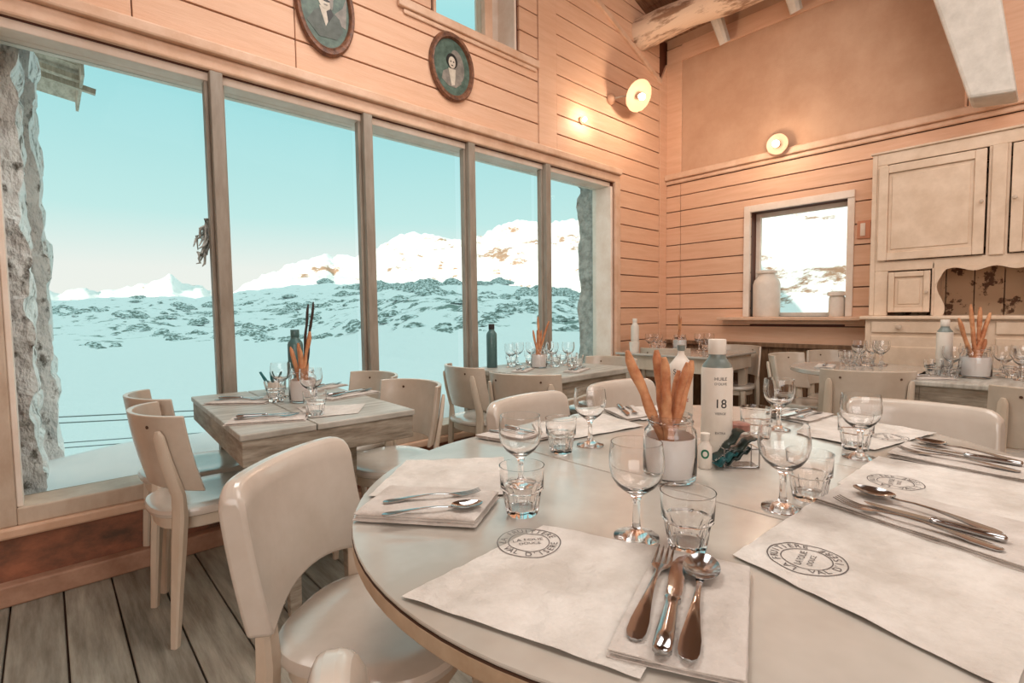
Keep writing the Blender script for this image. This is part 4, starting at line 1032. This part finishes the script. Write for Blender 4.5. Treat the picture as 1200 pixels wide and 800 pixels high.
# white decorated bottle
bx, by = 1.255, .685
t = thing('decorated_bottle', 'white bottle with red and black lettering behind the breadsticks', 'bottle', (bx, by, TZ + .0005))
mb = MB(); mb.lathe([(.001, 0), (.028, 0), (.030, .004), (.0315, .19), (.0325, .205), (.030, .222), (.018, .238), (.009, .25), (.0075, .262), (.001, .262)], 36); b = mb.build('body', CERAM, t, smooth=50)
mb = MB(); mb.lathe([(.008, .26), (.010, .262), (.010, .275), (.001, .276)], 20); mb.build('cap', BOTG, t, smooth=40)
mb = MB(); fa = math.atan2(-by, -bx)
for tx, sz, cz, rr_ in (('Sirop', .020, .205, .0332), ('BIO', .014, .175, .0328), ('DE', .012, .155, .0325)): v, f = wrap(tx, sz, cz, rr_, fa); mb.add(v, f)
mb.build('black_lettering', BLACK, b)
mb = MB(); v, f = wrap('SAVOIE', .013, .13, .0322, fa); mb.add(v, f); v, f = wrap('*  *', .013, .10, .0322, fa); mb.add(v, f); mb.build('red_lettering', REDP, b)
# small bottle with green ring
t = thing('small_bottle', 'tiny bottle with a green ring label between the jar and tall bottle', 'bottle', (1.118, .548, TZ + .0005))
mb = MB(); mb.lathe([(.001, 0), (.014, 0), (.0155, .003), (.0155, .05), (.009, .06), (.008, .07), (.001, .07)], 24); b = mb.build('body', CERAM, t, smooth=40)
mb = MB(); mb.lathe([(.0095, .066), (.0105, .068), (.0105, .082), (.001, .083)], 20); mb.build('cap', BOTW, t, smooth=40)
mb = MB(); fa = math.atan2(-.548, -1.118); V = []; F = []
for k in range(24):
    a = 2 * pi * k / 24
    for r_ in (.0055, .0095): an = fa + r_ * math.cos(a) / .016; V.append((.0160 * math.cos(an), .0160 * math.sin(an), .036 + r_ * 1.15 * math.sin(a)))
for k in range(24): a = 2 * k; b2 = 2 * ((k + 1) % 24); F.append((a, a + 1, b2 + 1, b2))
mb.add(V, F); mb.build('green_ring', GREENP, b)
# mustard pot
t = thing('condiment_pot', 'small reddish glass pot behind the sachet rack', 'pot', (1.315, .552, TZ + .0005))
mb = MB(); mb.lathe([(.001, 0), (.022, 0), (.024, .004), (.024, .05), (.020, .058)], 28); mb.build('body', GLASS, t, smooth=40)
mb = MB(); mb.lathe([(.001, .004), (.0215, .004), (.0215, .04), (.001, .042)], 24); mb.build('filling', mat('pale_mustard', (214, 190, 170), rough=.5), t, smooth=40)
mb = MB(); mb.lathe([(.0255, .056), (.0255, .072), (.020, .075), (.001, .075)], 28); mb.build('lid', mat('dull_red_lid', (158, 110, 96), (120, 80, 70), 40, rough=.4), t, smooth=40)
# sachet rack
rk = thing('sachet_rack', 'clear little rack with chrome wire edges right of the tall bottle', 'rack', (1.185, .505, TZ), R(-45))
# local x -> right, y -> away
mb = MB(); ww = .0016
cs = [(-.035, -.022), (.045, -.022), (.045, .022), (-.035, .022)]
for (a, b) in zip(cs, cs[1:] + cs[:1]):
    for z_ in (.002, .045): mb.sweep([(a[0], a[1], z_), (b[0], b[1], z_)], (ww, ww), 6)
for a in cs: mb.sweep([(a[0], a[1], .002), (a[0], a[1], .045)], (ww, ww), 6)
mb.build('wire_frame', STEEL, rk, smooth=True)
mb = MB(); mb.box((-.034, -.0215, .003), (.044, -.020, .043)); mb.box((-.034, .020, .003), (.044, .0215, .043)); mb.box((-.034, -.02, .002), (.044, .02, .0035)); mb.build('clear_sides', GLASS, rk)
def sachet(k, a, b, m_, lab, wdt=.018):
    A_ = Vector(a); B_ = Vector(b); mb = MB(); n = 12
    P = [A_.lerp(B_, q / n) + Vector((0, 0, .004 * math.sin(q * 1.4 + k))) for q in range(n + 1)]
    mb.sweep(P, [(wdt, .0015 + .004 * math.sin(pi * q / n)) for q in range(n + 1)], 10, 2.5)
    o = mb.build('sauce_sachet', m_, smooth=60); tag(o, lab, 'sachet', 'sauce sachets in the chrome rack')
    v, f = glyphs('MAYO' if k % 2 else 'KETCHUP', .011)
    d_ = (B_ - A_).normalized(); sd = d_.cross(Vector((0, 0, 1))).normalized(); up_ = sd.cross(d_); c = A_.lerp(B_, .55) + up_ * .0085
    mb = MB(); mb.add([c + d_ * x - sd * y for x, y, _ in v], f); mb.build('print', BOTW, o); return o
def rp(r_, f_, z_): p = Vector((1.165, .515, 0)) + RV * r_ + FV * f_; return (p.x, p.y, TZ + z_)
sachet(0, rp(-.034, .008, .014), rp(.036, .014, .088), SACHET, 'dark sachet in the rack, topmost and furthest back', .020)
sachet(1, rp(-.028, -.004, .010), rp(.060, -.004, .074), SACHET, 'dark sachet in the rack sticking out furthest right', .018)
sachet(2, rp(-.036, -.012, .007), rp(.012, -.010, .040), SACHETT, 'teal-green sachet low at the left of the rack', .018)
sachet(3, rp(-.01, -.008, .008), rp(.045, -.012, .046), SACHET, 'dark sachet lying lowest in the rack', .011)

# ================================================================== OTHER TABLES
def set_napkin(cx, cy, l, w_, deg, where, group, pieces=('fork', 'knife')):
    a = R(deg); c, s_ = math.cos(a), math.sin(a)
    P = [(cx + x * c - y * s_, cy + x * s_ + y * c) for x, y in ((-l / 2, -w_ / 2), (l / 2, -w_ / 2), (l / 2, w_ / 2), (-l / 2, w_ / 2))]
    napkin(P, 'folded napkin ' + where, z=TZ + .001, th=.011, layers=2, group='napkins ' + group, seed=cx * 9, n=10)
    for i, k in enumerate(pieces):
        y = (i - (len(pieces) - 1) / 2) * .03
        cut(k, (cx + -l * .4 * c - y * s_, cy + -l * .4 * s_ + y * c), (cx + l * .4 * c - y * s_, cy + l * .4 * s_ + y * c), TZ + .0135, k + ' on the folded napkin ' + where, 'cutlery ' + group)
ORD = ['leftmost', 'second from the left', 'third from the left', 'fourth from the left', 'fifth from the left', 'sixth from the left', 'seventh from the left', 'eighth from the left']
def order(pts):
    k = sorted(range(len(pts)), key=lambda i: (pts[i][0] * .733 - pts[i][1] * .68) / (pts[i][0] * .678 + pts[i][1] * .733)); r_ = [0] * len(pts)
    for n, i in enumerate(k): r_[i] = n
    return r_
def cluster(pts, where, grp):
    for kd, nm in (('w', 'wine glass'), ('t', 'tumbler')):
        P = [p for p in pts if p[2] == kd]; O_ = order(P)
        for (x, y, _), o_ in zip(P, O_):
            lab = nm + ', ' + ORD[o_] + ' of those in the cluster ' + where
            (wine if kd == 'w' else tumb)(x, y, lab, nm + 'es ' + grp if kd == 'w' else 'tumblers ' + grp)
    for k, (x, y, kind) in enumerate([]):
        if kind == 'w': wine(x, y, 'wine glass among the glasses ' + where, 'wine glasses ' + grp)
        else: tumb(x, y, 'tumbler among the glasses ' + where, 'tumblers ' + grp)
def jar_with_sticks(x, y, lab, where, tips, s=1, m_=BREAD, r=.009, base=.02):
    jar(x, y, lab, s)
    O_ = order([(x + RV.x * t_[0] + FV.x * t_[1], y + RV.y * t_[0] + FV.y * t_[1]) for t_ in tips])
    for i, (tx, ty, tz) in enumerate(tips):
        a = Vector((x, y, 0)) - RV * tx * .22 - FV * ty * .2 + RV * .008 * ((i % 3) - 1); b = Vector((x, y, 0)) + RV * tx + FV * ty
        breadstick((a.x, a.y, TZ + base), (b.x, b.y, tz), r, 'thin breadstick in the jar ' + where + ', tip ' + ORD[O_[i]], 'breadsticks in the jar ' + where, m_, seed=i + x * 7)
# left wooden table
gp = 'on the left wooden table'
set_napkin(.60, 2.36, .26, .13, -42, 'at the far left corner of the left wooden table', gp)
set_napkin(.56, 1.88, .26, .12, -27, 'at the near left corner of the left wooden table', gp)
set_napkin(1.00, 2.17, .27, .10, 12, 'at the near right of the left wooden table', gp)
set_napkin(1.03, 2.50, .20, .10, 20, 'at the far right of the left wooden table', gp)
jar_with_sticks(.795, 2.18, 'glass jar of breadsticks on the left wooden table', 'on the left wooden table', [(-.05, 0, .985), (-.02, .02, 1.0), (.02, .03, 1.04), (.035, .0, 1.05), (.0, -.02, .98)], r=.0095)
for k, (a, b) in enumerate((((.0, .0, .9), (.030, .0, 1.165)), ((.012, .0, .9), (.052, .01, 1.175)))):
    pa = Vector((.80, 2.18, 0)) + RV * a[0]; pb = Vector((.80, 2.18, 0)) + RV * b[0]
    breadstick((pa.x, pa.y, a[2]), (pb.x, pb.y, b[2]), .006, 'dark thin stick rising from the left wooden table jar, %s one' % ('left' if k == 0 else 'right'), 'dark sticks in the left table jar', BREADD, seed=k)
oil_bottle(.90, 2.55, 'teal-grey bottle on the left wooden table behind its jar', body=BOTT, shoulder=BOTT, cap=BOTT, text=False)
t = thing('sachet_pot', 'small clear pot of teal sachets on the left wooden table', 'pot', (.775, 2.50, TZ + .0005))
mb = MB(); mb.lathe([(.001, 0), (.03, 0), (.042, .06), (.040, .06), (.028, .004), (.001, .004)], 24); mb.build('bowl', CERAM, t, smooth=40)
for k in range(3):
    mb = MB(); p = Vector((.775, 2.50, TZ + .03)) + RV * (k - 1) * .015; q = p + RV * ((k - 1.3) * .035) + Vector((0, 0, .075)); mb.sweep([p, (p + q) / 2, q], [(.010, .002), (.013, .004), (.011, .001)], 8, 3)
    tag(mb.build('sauce_sachet', SACHETT, smooth=60), 'teal sachet standing in the pot on the left wooden table, ' + ('leftmost', 'middle', 'rightmost')[k], 'sachet', 'sachets in the left table pot')
wine(.765, 2.36, 'wine glass behind the left tumbler on the left wooden table', 'wine glasses ' + gp)
tumb(.71, 2.26, 'tumbler left of the jar on the left wooden table', 'tumblers ' + gp)
wine(.765, 2.01, 'wine glass in front of the jar on the left wooden table', 'wine glasses ' + gp)
tumb(.712, 1.84, 'tumbler nearest the front edge of the left wooden table', 'tumblers ' + gp)
mat_sheet([(.72, 2.05), (.95, 1.92), (.84, 1.76), (.68, 1.80)], 'white paper sheet under the glasses of the left wooden table', z=TZ, n=12, amp=.5, group='paper sheets on the wooden tables')
# far window table
gp = 'on the far window table'
oil_bottle(2.20, 2.58, 'grey-teal bottle on the far window table, left of its jar', body=BOTT, shoulder=BOTT, cap=BLACK, text=False, s=.98)
jar_with_sticks(2.385, 2.32, 'white-lined jar of breadsticks on the far window table', 'on the far window table', [(-.035, 0, 1.0), (-.01, .02, 1.0), (.0, .0, 1.09), (.07, .0, 1.06), (.02, .02, 1.0)], s=.95, r=.008)
cluster([(2.30, 2.50, 'w'), (2.36, 2.56, 't'), (2.44, 2.58, 'w'), (2.50, 2.50, 'w'), (2.56, 2.58, 't'), (2.50, 2.28, 't'), (2.56, 2.36, 'w'), (2.62, 2.46, 'w'), (2.60, 2.22, 't'), (2.66, 2.30, 'w'), (2.70, 2.40, 't'), (2.54, 2.12, 't')], 'on the far window table', gp)
set_napkin(2.20, 2.28, .20, .10, 30, 'at the left end of the far window table', gp)
set_napkin(2.42, 2.02, .24, .10, 20, 'at the near edge of the far window table', gp)
# corner table
gp = 'on the corner table'
oil_bottle(3.93, 2.60, 'white bottle on the corner table next to the window trim', text=False, shoulder=BOTW)
t = thing('napkin_pot', 'small white pot beside the white bottle on the corner table', 'pot', (3.86, 2.56, TZ + .0005)); mb = MB(); mb.lathe([(.001, 0), (.04, 0), (.045, .09), (.042, .09), (.036, .005), (.001, .005)], 24); mb.build('bowl', CERAM, t, smooth=40)
jar_with_sticks(4.15, 2.28, 'jar of breadsticks on the corner table', 'on the corner table', [(-.01, 0, 1.08), (.012, 0, 1.06)], s=1.1, r=.008)
cluster([(4.02, 2.50, 'w'), (4.08, 2.46, 'w'), (3.98, 2.42, 't'), (4.16, 2.46, 't'), (4.28, 2.16, 'w'), (4.34, 2.10, 'w'), (4.24, 2.08, 't')], 'on the corner table', gp)
# small round table
gp = 'on the small round table'
cluster([(3.86, .86, 'w'), (3.92, .80, 'w'), (3.88, .75, 'w'), (3.80, .80, 't'), (3.95, .88, 't'), (3.83, .93, 't'), (3.97, .76, 'w'), (3.74, .88, 't')], 'on the small round table', gp)
set_napkin(3.60, .98, .22, .10, 10, 'on the small round table', gp, ('knife',))
# dresser table
gp = 'on the dresser table'
oil_bottle(3.60, .41, 'white bottle with grey shoulder on the dresser table', text=False, shoulder=BOTG)
jar_with_sticks(3.52, .275, 'wide jar of breadsticks on the dresser table', 'on the dresser table', [(-.10, 0, 1.06), (-.02, .02, 1.13), (.015, .0, 1.115), (.06, 0, 1.085), (.05, .0, .95)], s=1.15, r=.0105)
cluster([(3.42, .43, 't'), (3.48, .40, 't'), (3.55, .37, 'w'), (3.42, .36, 't'), (3.86, .33, 'w'), (3.80, .27, 'w'), (3.88, .22, 't'), (3.70, .18, 'w'), (3.76, .12, 'w'), (3.60, .14, 't'), (3.84, .12, 'w'), (3.66, .08, 't'), (3.52, .10, 'w')], 'on the dresser table', gp)
set_napkin(3.32, .42, .18, .10, -60, 'at the left end of the dresser table', gp)
